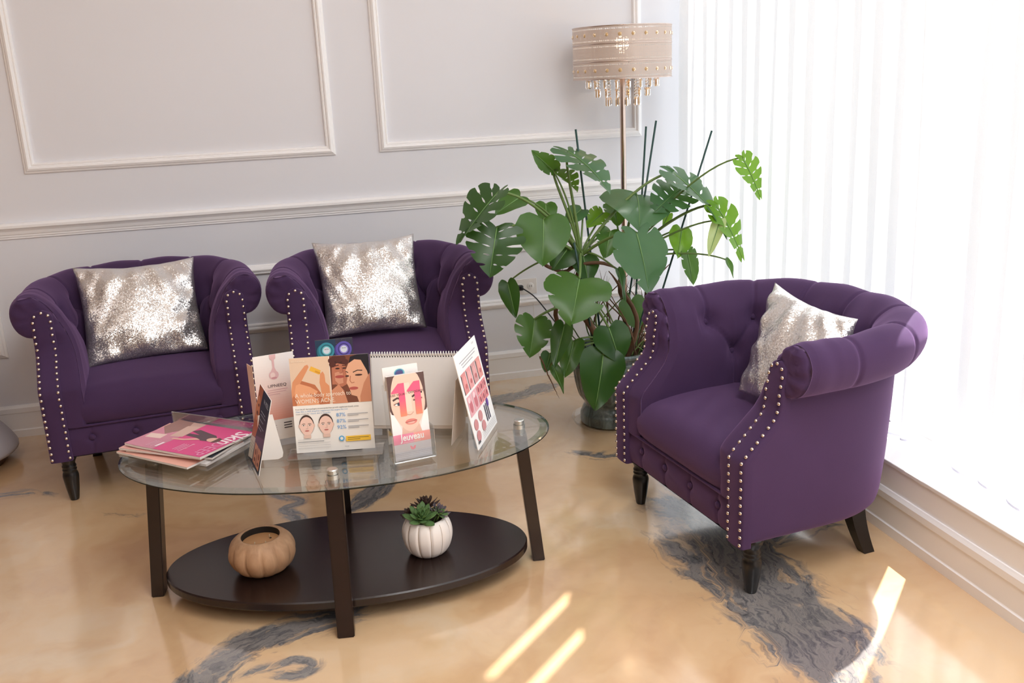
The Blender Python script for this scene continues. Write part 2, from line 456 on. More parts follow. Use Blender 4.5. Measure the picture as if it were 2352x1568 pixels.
# mouldings: a profile (depth from wall, height) run along the back wall or round a frame
def run_x(prof, x0, x1):
    V = [(x, -d, z) for x in (x0, x1) for d, z in prof]; n = len(prof)
    return V, grid_faces(2, n, cv=True, flip=True) + [tuple(range(n)), tuple(n + i for i in range(n))[::-1]]
def frame_run(x0, x1, z0, z1, prof):
    cs = [(x0, z0, 1, 1), (x1, z0, -1, 1), (x1, z1, -1, -1), (x0, z1, 1, -1)]; n = len(prof)
    V = [(x + sx * p, -d, z + sz * p) for x, z, sx, sz in cs for p, d in prof]
    return V, grid_faces(4, n, cu=True, cv=False, flip=True)
MP = [(0, 0), (0, .006), (.003, .010), (.008, .012), (.012, .018), (.020, .022), (.026, .020), (.029, .013), (.032, .013), (.034, .016), (.038, .015), (.041, .009), (.042, 0)]
MP = [(p, d) for p, d in MP]
for i, (x0, x1, z0, z1) in enumerate(((-1.005, 0.245, 1.111, 2.55), (0.434, 1.660, 1.111, 2.55), (-2.45, -1.195, 1.111, 2.55),
                                      (-1.005, 0.245, 0.3546, 0.659), (0.434, 1.660, 0.3546, 0.659), (-2.45, -1.195, 0.3546, 0.659))):
    v, f = frame_run(x0, x1, z0, z1, MP)
    struct('trim_%d' % (i + 2), (v, f), M['trim'])
rail = [(0, .853), (.007, .853), (.007, .860), (.011, .862), (.011, .868), (.014, .872), (.018, .885), (.024, .893), (.031, .899), (.031, .909), (.027, .914), (.020, .918), (0, .918)]
struct('trim_8', run_x(rail, -6.0, 1.845), M['trim'])
bb = [(0, 0), (.013, 0), (.013, .031), (.010, .0335), (.009, .036), (.009, .106), (.011, .109), (.013, .110), (.013, .130), (.008, .137), (.005, .1417), (0, .1417)]
struct('baseboard_back', run_x(bb, -6.0, XW), M['trim'])
V = [(XW - d, y, z) for y in (0.0, YE) for d, z in bb]; nb = len(bb)
struct('baseboard_right', (V, grid_faces(2, nb, cv=True)), M['trim'])

# window beyond the blinds
def window():
    root = tag(empty('window_1', (1.95, -2.8, ZS)), kind='structure')
    for nm, b in (('window_frame', (-.03, 2.74, 0.0, .03, 2.80, 2.92)), ('window_frame', (-.03, -2.80, 0.0, .03, -2.74, 2.92)),
                  ('window_frame', (-.03, -2.80, 0.0, .03, 2.80, 0.05)), ('window_frame', (-.03, -2.80, 2.86, .03, 2.80, 2.92))):
        v, f = box(*b, 0.004); obj(nm, v, f, M['trim'], root, smooth=False)
    v, f = box(-.004, -2.74, .05, .004, 2.74, 2.86); obj('pane', v, f, M['pane'], root, smooth=False)
window()

# vertical sheer blinds: every vane is a part
SLITS = [(-1.886, 0.072, 0.0, 9.0), (-0.852, 0.024, 2.18, 9.0), (-1.020, 0.018, 2.2, 9.0)]
def blinds():
    root = empty('vertical_blinds', (1.80, -0.165, ZS))
    tag(root, 'floor length sheer white vertical blinds hanging over the sunlit window sill', 'blinds')
    v, f = box(-.035, -2.95, 2.885, .035, -0.0, 2.92, 0.005); obj('headrail', v, f, M['white_gloss'], root, smooth=False)
    pitch = 0.1175; y = 0.0; k = 0
    while y > -2.9:
        w = 0.068 * random.uniform(0.95, 1.05); yc = y - pitch / 2
        A = random.uniform(0.017, 0.028); tl = 0.013 * random.uniform(0.7, 1.2); tw = random.uniform(-0.006, 0.006)
        z0 = 0.012 + random.uniform(-0.004, 0.006); nz, nt = 60, 13
        V = []; 
        for i in range(nz):
            z = z0 + (2.90 - z0) * i / (nz - 1)
            zw = z + ZS
            ya, yb = yc + w, yc - w
            for sy, sw, a, b in SLITS:
                ry = sy + 0.165
                if a < zw < b:
                    if ry >= yc: ya = min(ya, ry - sw / 2 - 0.034)
                    else: yb = max(yb, ry + sw / 2)
            for j in range(nt):
                t = -1 + 2 * j / (nt - 1)
                yy = ya + (yb - ya) * (j / (nt - 1))
                xx = -A * math.cos(t * PI / 2) ** 0.8 + tl * t + tw * math.sin(z * 1.7 + k) + 0.003 * math.sin(z * 4 + k * 2.1)
                # the armchair's back leans against these vanes and pushes them out a little
                xx += 0.034 * smooth01((0.75 - abs(yy - 0.165 + 1.84)) / 0.35) * min(1.0, max(0.0, (3.1 - zw) / 2.35))
                V.append((xx, yy, z))
        vn = obj('vane', V, grid_faces(nz, nt), M['blind'], root)
        H = [V[j] for j in range(nt)]
        hv = [(x, yy, z) for x, yy, z in H] + [(x, yy, z + 0.007) for x, yy, z in H] 
        hv = [(x - 0.0012, yy, z - 0.0006) for x, yy, z in hv]
        obj('hem', hv, grid_faces(2, nt), M['hem'], vn)
        y -= pitch; k += 1
blinds()

# ------------------------------------------------------------------ tub armchairs (built once, then copied)
CA, CY, CB, CE = 0.362, 0.19, 0.365, 2.5          # half width, where the curve starts, depth of the curve, squareness
def yf(z): return float(np.interp(z, [0, .425, .447, .493, .534, .568, .62, .68, .9], [-.05, -.05, -.034, .011, .048, .064, .074, .083, .086]))
def band_out(z): return .004 + .010 * smooth01((z - .54) / .07)
def plan_curve(n):
    P = [(-CA, y) for y in np.linspace(-.05, CY, 60)[:-1]]
    for ph in np.linspace(PI, 0, 1500):
        c, s = math.cos(ph), math.sin(ph)
        P.append((CA * math.copysign(abs(c) ** (2 / CE), c), CY + CB * abs(s) ** (2 / CE)))
    P += [(CA, y) for y in np.linspace(CY, -.05, 60)[1:]]
    P = np.array(P); d = np.r_[0, np.cumsum(np.linalg.norm(np.diff(P, axis=0), axis=1))]
    s = np.linspace(0, d[-1], n)
    Q = np.c_[np.interp(s, d, P[:, 0]), np.interp(s, d, P[:, 1])]
    T = np.gradient(Q, axis=0); T /= np.linalg.norm(T, axis=1)[:, None]
    return Q, np.c_[-T[:, 1], T[:, 0]], s - d[-1] / 2
SHELL = [(-.130, .286), (-.134, .34), (-.136, .40), (-.133, .47), (-.124, .54), (-.108, .60), (-.088, .645), (-.068, .685), (-.045, .715), (-.015, .737), (.015, .740),
         (.042, .728), (.060, .703), (.066, .672), (.060, .640), (.044, .613), (.022, .598), (.002, .594), (-.004, .585), (-.001, .560), (.000, .45), (-.001, .32), (-.005, .225), (-.010, .186), (-.018, .173), (-.030, .170)]
UP = [0.0, .19, -.19, .375, -.375, .555, -.555]
LO = [.095, -.095, .283, -.283, .465, -.465]
def chair_shell(root):
    nu, nk = 401, 96
    Q, N, U = plan_curve(nu)
    PR = catmull(SHELL, nk)
    wl = np.r_[0, np.cumsum(np.linalg.norm(np.diff(PR, axis=0), axis=1))]
    crest = int(np.argmax(PR[:, 1]))
    w_up = float(np.interp(.640, PR[:crest, 1], wl[:crest])); w_lo = float(np.interp(.535, PR[:crest, 1], wl[:crest]))
    k_end = int(np.argmin(np.abs(wl - wl[crest] - .19)))
    w_end = wl[k_end]
    G = np.zeros((nu, nk, 3))
    for i in range(nu):
        for k in range(nk):
            d, z = PR[k]
            x = Q[i, 0] + N[i, 0] * d; y = Q[i, 1] + N[i, 1] * d
            back = smooth01((Q[i, 1] - CY) / CB) if Q[i, 1] > CY else 0.0
            if z > .43: z += .008 * back * (z - .43) / .31
            if y < CY:
                f = yf(z); y = f + (y + .05) * (CY - f) / (CY + .05)
            else:
                y = CY + (y - CY) * (1 + .10 * (z - .155) / .45)
            G[i, k] = (x, y, z)
    gu = np.gradient(G, axis=0); gk = np.gradient(G, axis=1)
    nr = np.cross(gu, gk); nr /= np.linalg.norm(nr, axis=2)[:, :, None] + 1e-12
    # make normals point out of the padding: inner face points to the chair's middle
    if nr[nu // 2, 5, 1] > 0: nr = -nr
    UU = U[:, None] + np.zeros((1, nk)); WW = wl[None, :] + np.zeros((nu, 1))
    def seg(u0, w0, u1, w1):
        du, dw = u1 - u0, w1 - w0; L2 = du * du + dw * dw
        t = np.clip(((UU - u0) * du + (WW - w0) * dw) / L2, 0, 1)
        return np.hypot(UU - u0 - t * du, WW - w0 - t * dw)
    lines = []
    for u in UP: lines.append((seg(u, w_up, u, w_end), .0055))
    for u in LO:
        lines.append((seg(u, 0.0, u, w_lo), .005))
        for v in UP:
            if abs(abs(u - v) - .094) < .012: lines.append((seg(v, w_up, u, w_lo), .009))
    dmin = np.min([l for l, _ in lines], axis=0)
    disp = -np.max([a * np.exp(-(l / .006) ** 2) for l, a in lines], axis=0)
    for u, w in [(u, w_up) for u in UP] + [(u, w_lo) for u in LO]:
        disp -= .028 * np.exp(-((UU - u) ** 2 + (WW - w) ** 2) / .032 ** 2)
    puff = (.014 * (1 - np.exp(-(dmin / .055) ** 2)) - .003) * (1 - .75 * np.clip((WW - w_up - .02) / .06, 0, 1))
    fade = np.clip((w_end + .01 - WW) / .05, 0, 1)
    endf = np.clip((np.abs(U).max() - np.abs(UU)) / .05, 0, 1)
    disp = (disp + puff * endf) * fade
    disp += .0012 * np.sin(UU * 37 + WW * 9) * fade
    G2 = G + nr * disp[:, :, None]
    V = list(G2.reshape(-1, 3)); F = grid_faces(nu, nk)
    # padded front ends of the arms
    k0 = crest + int(np.argmin(np.abs(PR[crest:, 1] - .288) + (np.abs(PR[crest:, 0]) > .03)))
    nr_ = 56
    ts = (.025, .08, .2, .35, .5, .65, .8, .92, .975)
    for e in (0, nu - 1):
        rows = []; base = len(V); nt = len(ts)
        for r in range(nr_):
            a_ = r / (nr_ - 1)
            k = int(round(a_ * (crest - 2))); kk = int(round(k0 + (crest + 2 - k0) * a_)); rows.append((k, kk))
            fk, fkk = a_ * (crest - 2), k0 + (crest + 2 - k0) * a_
            lerp = lambda f_: G2[e, int(f_)] * (1 - f_ % 1) + G2[e, min(int(f_) + 1, nk - 1)] * (f_ % 1)
            A, B = lerp(fk), lerp(fkk); rollness = smooth01((a_ - .55) / .2)
            for t in ts:
                q = A + (B - A) * t; dome = (1 - (2 * t - 1) ** 4) ** .5
                w = min(1, dome * 1.15)
                q[1] = yf(q[2]) * w + q[1] * (1 - w) - dome * (.011 + .013 * rollness) * (1 if a_ < .97 else .6)
                if q[2] > .59:
                    hyp = math.hypot(q[2] - .66, abs(q[0]) - .345)
                    q[1] += .004 * math.cos(9 * math.atan2(q[2] - .66, abs(q[0]) - .345)) * min(1, (q[2] - .59) / .03) * min(1, hyp / .05)
                V.append(q)
        for r in range(nr_ - 1):
            ring0 = [e * nk + rows[r][0]] + [base + r * nt + j for j in range(nt)] + [e * nk + rows[r][1]]
            ring1 = [e * nk + rows[r + 1][0]] + [base + (r + 1) * nt + j for j in range(nt)] + [e * nk + rows[r + 1][1]]
            for j in range(nt + 1):
                q = []
                for vi in (ring0[j], ring0[j + 1], ring1[j + 1], ring1[j]):
                    if vi not in q: q.append(vi)
                if len(q) > 2: F.append(tuple(q) if e == 0 else tuple(q[::-1]))
        r = nr_ - 1
        F.append(tuple([e * nk + k for k in range(rows[r][0], rows[r][1] + 1)] + [base + r * nt + j for j in range(nt)][::-1]))
    obj('tufted_back', V, F, M['fabric'], root)
    # buttons
    bv, bf = lathe([(0.0001, .005), (.006, .0045), (.010, .002), (.011, -.001), (.009, -.004)], 12, cap0=False)
    bme = data_mesh('button', bv, bf, M['fabric'])
    for u, w in [(u, w_up) for u in UP] + [(u, w_lo) for u in LO]:
        i = int(np.argmin(np.abs(U - u))); k = int(np.argmin(np.abs(wl - w)))
        o = link('button', bme, root, Vector(G2[i, k]) + Vector(nr[i, k]) * .002)
        o.rotation_euler = Vector(nr[i, k]).to_track_quat('Z', 'Y').to_euler()
    # underside
    ring = [(G2[i, nk - 1, 0], G2[i, nk - 1, 1], .175) for i in range(0, nu, 4)]
    obj('dust_cover', ring, [tuple(range(len(ring)))], M['dark_cloth'], root, smooth=False)

def chair_front(root):
    # nail-studded front band of each arm
    for sx in (-1, 1):
        xc, hw, n = sx * .326, .037, 46
        zs = np.r_[np.linspace(.170, .655, n - 9), .655 + .036 * np.sin(np.linspace(0, PI / 2, 10))[1:]]
        V = []; 
        prof = [(-1, .012), (-.98, -.010), (-.88, -.0155), (-.4, -.018), (0, -.0185), (.4, -.018), (.88, -.0155), (.98, -.010), (1, .012)]
        for z in zs:
            h = hw if z <= .655 else hw * math.sqrt(max(0, 1 - ((z - .655) / .0362) ** 2))
            for t, p in prof: V.append((xc + t * h, yf(z) + p - band_out(z), z))
        F = grid_faces(len(zs), len(prof), flip=True)
        obj('arm_band', V, F, M['fabric'], root)
        # nails
        path = [(-.028, z) for z in np.linspace(.182, .655, 200)]
        path += [(-.028 * math.cos(a), .655 + .028 * math.sin(a)) for a in np.linspace(0, PI, 40)[1:-1]]
        path += [(.028, z) for z in np.linspace(.655, .182, 200)]
        P3 = np.array([(xc + x, yf(z) - .0175 - band_out(z), z) for x, z in path])
        d = np.r_[0, np.cumsum(np.linalg.norm(np.diff(P3, axis=0), axis=1))]
        cnt = int(round(d[-1] / .0235))
        for s in np.linspace(0, d[-1], cnt):
            s = min(max(s + random.uniform(-.0015, .0015), 0), d[-1])
            q = Vector([np.interp(s, d, P3[:, c]) for c in range(3)]); q.x += random.uniform(-.0008, .0008)
            sl = (yf(q.z + .01) - yf(q.z - .01)) / .02
            nrm = Vector((0, -1, sl)).normalized()
            o = link('nail', NAIL, root, q); o.rotation_euler = nrm.to_track_quat('Z', 'Y').to_euler()
    # seat: crowned cushion with a rounded front
    prof = [(.02, .284), (-.040, .286), (-.060, .300), (-.067, .330), (-.063, .362), (-.046, .392), (-.012, .413), (.05, .421), (.14, .427), (.26, .428), (.38, .424), (.48, .418), (.53, .41)]
    P = catmull(prof, 44); V = []; nx = 31
    for y, z in P:
        for i in range(nx):
            t = -1 + 2 * i / (nx - 1)
            hw = (.252 + .03 * smooth01((y - .0) / .1)) if y < .2 else .282 - .05 * ((y - .2) / .33) ** 2
            zz = z - (.014 * t ** 4 if z > .36 else 0) + .004 * math.cos(t * PI / 2) * (z > .36)
            V.append((t * hw, y + .012 * abs(t) ** 6 * (y < .05), zz))
    obj('seat', V, grid_faces(len(P), nx), M['fabric'], root)
    # welt under the seat
    pts = [(-.29 + .58 * i / 24, -.055, .286) for i in range(25)]
    v, f = tube(pts, .0045, 8); obj('seat_welt', v, f, M['fabric'], root)
    # tufted front rail
    nx, nz = 161, 33; V = []; bx = (-.2175, -.0725, .0725, .2175); zb = .240
    for i in range(nx):
        x = -.292 + .584 * i / (nx - 1)
        for j in range(nz):
            z = .170 + .118 * j / (nz - 1)
            t = (z - .170) / .118
            y = -.046 - .010 * math.sin(PI * min(1, max(0, t))) ** .6
            dm = min(abs(x - b) for b in bx)
            zf = math.exp(-((z - zb) / .07) ** 2)
            y += .004 * math.exp(-(dm / .006) ** 2) * (0.9 if z < zb else .55)
            y -= .003 * (1 - math.exp(-(dm / .04) ** 2)) * math.sin(PI * t)
            y += .010 * math.exp(-(dm ** 2 + (z - zb) ** 2) / .016 ** 2)
            if z < .175: y += .01
            V.append((x, y, z))
    obj('front_rail', V, grid_faces(nx, nz, flip=False), M['fabric'], root)
    bv, bf = lathe([(0.0001, .005), (.006, .0045), (.010, .002), (.011, -.001), (.009, -.004)], 12, cap0=False)
    bme = data_mesh('rail_button', bv, bf, M['fabric'])
    for b in bx: link('button', bme, root, (b, -.052, zb), (PI / 2, 0, 0))
    # turned front legs, sabre back legs
    prof = [(.030, .178), (.030, .160), (.024, .148), (.021, .138), (.0245, .132), (.0245, .128), (.021, .124), (.0245, .120), (.0245, .116), (.0215, .112), (.0255, .104), (.0275, .094), (.0265, .080), (.0225, .045), (.0175, .012), (.0155, .003), (.0145, 0.0)]
    lv, lf = lathe(prof[::-1], 28); lme = data_mesh('leg', lv, lf, M['black_wood'])
    for sx in (-1, 1): link('leg', lme, root, (sx * .315, -.004, 0))
    for sx in (-1, 1):
        V = []; n = 9
        for i in range(n):
            t = i / (n - 1); z = .19 * (1 - t); h = .027 - .009 * t
            ox, oy = .243 + .024 * t ** 1.6, .392 + .042 * t ** 1.6
            for a, b in ((-1, -1), (1, -1), (1, 1), (-1, 1)): V.append((sx * (ox + a * h * .9), oy + b * h, z))
        F = grid_faces(n, 4, cv=True, flip=(sx > 0)) + [(0, 1, 2, 3), tuple((n - 1) * 4 + i for i in range(4))[::-1]]
        obj('leg', V, F, M['black_wood'], root, smooth=False)

nv, nf = lathe([(.0056, 0), (.0056, .001), (.0048, .0029), (.0028, .0044), (.0001, .005)], 10, cap1=False)
NAIL = data_mesh('nail', nv, nf, M['nail'])
def chair_master():
    root = empty('tub_armchair', (0, 0, 0))
    chair_shell(root); chair_front(root)
    return root
CH = chair_master()
CHAIRS = [((-.533, -.757), 5.6, 'purple tufted tub armchair at the left end of the panelled wall'),
          ((.331, -.81), -1.0, 'purple tufted tub armchair in front of the wall, beside the monstera, behind the table'),
          ((1.1085, -1.805), -82.7, 'purple tufted tub armchair turned sideways with its back to the white blinds')]
chairs = []
for i, ((x, y), a, lab) in enumerate(CHAIRS):
    o = CH if i == 0 else copy_tree(CH)
    o.location = (x, y, 0); o.rotation_euler = (0, 0, math.radians(a))
    o.scale = (1, 1, (1.0, 1.0, .96)[i])
    tag(o, lab, 'armchair', 'purple tub armchairs'); chairs.append(o)

# ------------------------------------------------------------------ sequinned pillows
def pillow(x, y, ang, tl, tr, br, bl, thick, seed, lab):
    c, s = math.cos(math.radians(ang)), math.sin(math.radians(ang))
    W = lambda p: Vector((x + p[0] * c - p[1] * s, y + p[0] * s + p[1] * c, p[2]))
    tl, tr, br, bl = map(W, (tl, tr, br, bl))
    ctr = (tl + tr + br + bl) / 4
    ex = ((tr + br) - (tl + bl)); w = ex.length / 2; ex.normalize()
    ez = ((tl + tr) - (bl + br)); ez = (ez - ex * ez.dot(ex)); h = ez.length / 2; ez.normalize()
    ey = ez.cross(ex)
    rs = np.random.default_rng(seed); ph = rs.uniform(0, 6.28, 12)
    n = 57; V = []
    def corner(u, v):  # pull corners to the measured positions
        q = (tl * ((1 - u) * (1 + v)) + tr * ((1 + u) * (1 + v)) + br * ((1 + u) * (1 - v)) + bl * ((1 - u) * (1 - v))) / 4
        return q
    for side in (-1, 1):
        for i in range(n):
            u = -1 + 2 * i / (n - 1)
            for j in range(n):
                v = -1 + 2 * j / (n - 1)
                uu = u * (1 - .075 * (1 - abs(v) ** 2.0) * abs(u) ** 2); vv = v * (1 - .06 * (1 - abs(u) ** 2.0) * abs(v) ** 2)
                q = corner(uu, vv)
                prof = ((1 - abs(u) ** 2.6) * (1 - abs(v) ** 2.6)); t = max(prof, 0) ** .55
                e = 1 - (1 - abs(u)) * 0
                edge = max(abs(u), abs(v)) ** 2
                wr = (.007 * math.sin(9 * u + 3 * v + ph[0]) * edge + .006 * math.sin(13 * v - 5 * u + ph[1]) * edge
                      + .005 * math.sin(5 * u * v * 3 + 7 * u + ph[2]) + .004 * math.sin(21 * u + 4 * math.sin(3 * v + ph[3]) + ph[4]) * edge)
                q = q + ey * (side * (thick * t) + wr * prof ** .3)
                q = q - ez * (.010 * math.cos(u * PI * .5) * max(v, 0) ** 6)
                V.append(q - ctr)
    F = grid_faces(n, n, flip=False); m = n * n
    F += [tuple(i + m for i in f)[::-1] for f in F]
    bm = bmesh.new(); bv = [bm.verts.new(v) for v in V]
    for f in F:
        try: bm.faces.new([bv[i] for i in f])
        except ValueError: pass
    bmesh.ops.remove_doubles(bm, verts=bm.verts[:], dist=.0006)
    bmesh.ops.recalc_face_normals(bm, faces=bm.faces[:])
    me = bpy.data.meshes.new('sequin_pillow'); bm.to_mesh(me); bm.free()
    me.materials.append(M['sequin']); me.polygons.foreach_set('use_smooth', [True] * len(me.polygons))
    o = link('sequin_pillow', me, None, ctr)
    tag(o, lab, 'pillow', 'silver sequin pillows on the armchairs')
pillow(-.541, -.747, 6.6, (-.225, .41, .772), (.219, .41, .768), (.228, .205, .432), (-.220, .205, .420), .062, 3, 'silver sequin pillow in the armchair at the left end of the wall')
pillow(.331, -.81, -1.0, (-.245, .42, .797), (.168, .42, .802), (.172, .215, .452), (-.228, .215, .447), .068, 11, 'silver sequin pillow in the armchair between the other armchair and the monstera')
pillow(1.1085, -1.805, -82.7, (-.165, .40, .740), (.195, .42, .697), (.300, .235, .415), (-.055, .195, .445), .066, 23, 'silver sequin pillow tucked into the armchair beside the white blinds')

# ------------------------------------------------------------------ oval glass coffee table
TC, TA = Vector((.083, -1.672, 0)), math.radians(-7.5)
GZ = .434
def table():
    root = empty('coffee_table', TC, (0, 0, TA))
    tag(root, 'oval coffee table with glass top, dark brown legs and oval lower shelf', 'table')
    A, B, seg = .602, .345, 120
    rings = [(-.004, GZ - .010), (0, GZ - .007), (0, GZ - .004), (-.006, GZ - .0025), (-.026, GZ)]
    V = []
    for k in range(seg):
        a = 2 * PI * k / seg
        for d, z in rings: V.append(((A + d) * math.cos(a), (B + d) * math.sin(a), z))
    F = grid_faces(seg, 5, cu=True); fm = []
    for k in range(seg): fm += [2, 2, 1, 1]
    F.append(tuple(k * 5 for k in range(seg))[::-1]); F.append(tuple(k * 5 + 4 for k in range(seg))); fm += [0, 0]
    obj('glass_top', V, F, [M['glass_top'], M['glass_bevel'], M['glass_edge']], root, smooth=False, fmat=fm)
    # shelf
    A, B = .525, .268; rings = [(-.002, .050), (0, .053), (0, .071), (-.003, .075)]
    V = []
    for k in range(seg):
        a = 2 * PI * k / seg
        for d, z in rings: V.append(((A + d) * math.cos(a), (B + d) * math.sin(a), z))
    F = grid_faces(seg, 4, cu=True) + [tuple(k * 4 for k in range(seg))[::-1], tuple(k * 4 + 3 for k in range(seg))]
    obj('shelf', V, F, M['espresso'], root, smooth=False)
    bolt = lathe([(.0135, 0), (.0145, .0015), (.0145, .012), (.0125, .014)], 28)
    low = lathe([(.017, -.012), (.017, 0)], 28)
    bme = data_mesh('bolt_cap', *join(bolt, low), M['steel'], smooth=False)
    for ang, r0, r1 in ((0, .557, .517), (PI, .557, .517), (PI / 2 + .12, .31, .252), (-PI / 2, .315, .252)):
        c, s = math.cos(ang), math.sin(ang); V = []
        zt = GZ - .0225
        for t in (0, 1):
            r = r0 + (r1 - r0) * t
            for a, b in ((-.018, -.0225), (.018, -.0225), (.018, .0225), (-.018, .0225)):
                V.append(((r + a) * c - b * s, (r + a) * s + b * c, zt * t))
        bm = bmesh.new(); bv = [bm.verts.new(v) for v in V]
        for f in ((3, 2, 1, 0), (4, 5, 6, 7), (0, 1, 5, 4), (1, 2, 6, 5), (2, 3, 7, 6), (3, 0, 4, 7)): bm.faces.new([bv[i] for i in f])
        bmesh.ops.bevel(bm, geom=bm.edges[:], offset=.0025, segments=2, affect='EDGES')
        me = bpy.data.meshes.new('leg'); bm.to_mesh(me); bm.free(); me.materials.append(M['espresso'])
        link('leg', me, root)
        link('bolt_cap', bme, root, (r1 * c, r1 * s, GZ))
table()
TZ = GZ + .0003

# ------------------------------------------------------------------ printed matter
def text_mesh(body, bold=0.0):
    cu = bpy.data.curves.new('t', 'FONT'); cu.body = body; cu.size = 1.0; cu.offset = bold; cu.resolution_u = 2
    o = bpy.data.objects.new('t', cu); COL.objects.link(o)
    dg = bpy.context.evaluated_depsgraph_get(); dg.update()
    me = o.evaluated_get(dg).to_mesh()
    V = np.array([v.co[:2] for v in me.vertices]); F = [tuple(p.vertices) for p in me.polygons]
    o.evaluated_get(dg).to_mesh_clear()
    bpy.data.objects.remove(o); bpy.data.curves.remove(cu)
    return V, F
class Ink:
    """flat print: coloured polygons in card units (u right, v up, metres)"""
    def __init__(s): s.V = []; s.F = []; s.C = []; s.l = 0
    def poly(s, col, pts):
        s.l += 1; o = len(s.V)
        s.V += [(x, y, s.l) for x, y in pts]; s.F.append(tuple(range(o, o + len(pts)))); s.C.append(col)
    def rect(s, col, x0, y0, x1, y1): s.poly(col, [(x0, y0), (x1, y0), (x1, y1), (x0, y1)])
    def ell(s, col, cx, cy, rx, ry, rot=0.0, n=28, a0=0, a1=2 * PI):
        c, sn = math.cos(rot), math.sin(rot); P = []
        for k in range(n):
            a = a0 + (a1 - a0) * k / (n if abs(a1 - a0 - 2 * PI) < 1e-6 else n - 1)
            x, y = rx * math.cos(a), ry * math.sin(a); P.append((cx + x * c - y * sn, cy + x * sn + y * c))
        s.poly(col, P)
    def line(s, col, pts, w):
        P = [Vector(p) for p in pts]; L = []; R = []
        for i, p in enumerate(P):
            t = (P[min(i + 1, len(P) - 1)] - P[max(i - 1, 0)]).normalized(); nrm = Vector((-t.y, t.x)) * w / 2
            L.append(p + nrm); R.append(p - nrm)
        s.poly(col, [tuple(q) for q in L + R[::-1]])
    def text(s, col, body, x, y, width=None, size=None, sx=1.0, shear=0.0, bold=0):
        V, F = text_mesh(body, bold); s.l += 1; o = len(s.V)
        w = V[:, 0].max() - V[:, 0].min()
        k = width / w if width else size
        ky = size if (size and width) else k
        V = V.copy(); V[:, 0] -= V[:, 0].min()
        for a, b in V: s.V.append((x + a * k * sx + b * ky * shear, y + b * ky, s.l))
        for f in F: s.F.append(tuple(i + o for i in f)); s.C.append(col)
    def build(s, name, parent, frame=None):
        V = [(x, -.0003 - .00004 * l, y) for x, y, l in s.V]
        if frame: V = [frame(v) for v in V]
        me = data_mesh(name, V, s.F, M['print'], smooth=False)
        at = me.color_attributes.new('ink', 'FLOAT_COLOR', 'CORNER')
        arr = []
        for p, c in zip(me.polygons, s.C): arr += list(rgb(*c)) * p.loop_total
        at.data.foreach_set('color', np.array(arr, np.float32))
        return link(name, me, parent)
def tint(c, k): return tuple(max(0, min(255, x * k)) for x in c)
def face(I, cx, cy, w, h, skin, hair, turn=0.0, brow=(60, 44, 40), lips=(196, 110, 104), cap=True, ears=True):
    if cap: I.ell(hair, cx, cy + h * .045, w * .505, h * .50)
    if ears:
        I.ell(tint(skin, .93), cx - w * .5, cy, w * .06, h * .09); I.ell(tint(skin, .93), cx + w * .5, cy, w * .06, h * .09)
    P = []
    for k in range(40):
        a = 2 * PI * k / 40; x, y = math.cos(a), math.sin(a)
        xx = x * w * .48 * (1 - .26 * max(0, -y) ** 1.6); P.append((cx + xx, cy - h * .03 + y * h * .47))
    I.poly(skin, P)
    t = turn * w * .12
    for s in (-1, 1):
        I.ell(tint(skin, .86), cx + t + s * w * .21, cy + h * .045, w * .13, h * .05)
        I.ell((240, 234, 228), cx + t + s * w * .21, cy + h * .03, w * .095, h * .026)
        I.ell((70, 60, 56), cx + t + s * w * .21, cy + h * .03, w * .042, h * .027)
        I.line(brow, [(cx + t + s * w * .09, cy + h * .095), (cx + t + s * w * .2, cy + h * .118), (cx + t + s * w * .32, cy + h * .09)], h * .018)
    I.line(tint(skin, .88), [(cx + t + w * .05, cy + h * .03), (cx + t + w * .055, cy - h * .08), (cx + t + w * .08, cy - h * .13)], w * .03)
    I.ell(tint(skin, .80), cx + t - w * .05, cy - h * .145, w * .03, h * .012); I.ell(tint(skin, .80), cx + t + w * .05, cy - h * .145, w * .03, h * .012)
    I.ell(tint(skin, .93), cx + t, cy - h * .13, w * .06, h * .025)
    I.ell(lips, cx + t, cy - h * .245, w * .15, h * .034); I.line(tint(lips, .72), [(cx + t - w * .15, cy - h * .243), (cx + t, cy - h * .25), (cx + t + w * .15, cy - h * .243)], h * .008)

def lean_card(root, name, w, h, lean, thick=.0022, mat='white_card', z0=0.0, rad=0.0):
    """an upright card hinged at its foot; returns the card object (its children lie in its own frame)"""
    V, F = box(0, 0, 0, w, thick, h, min(thick * .35, .0008), 1)
    return obj(name, V, F, M[mat], root, smooth=False, loc=(0, 0, z0), rot=(-math.radians(lean), 0, 0))
def place(name, p, ang, lab, cat, group=None):
    r = empty(name, (p[0], p[1], TZ), (0, 0, math.radians(ang))); tag(r, lab, cat, group); return r
DK = (70, 70, 76)

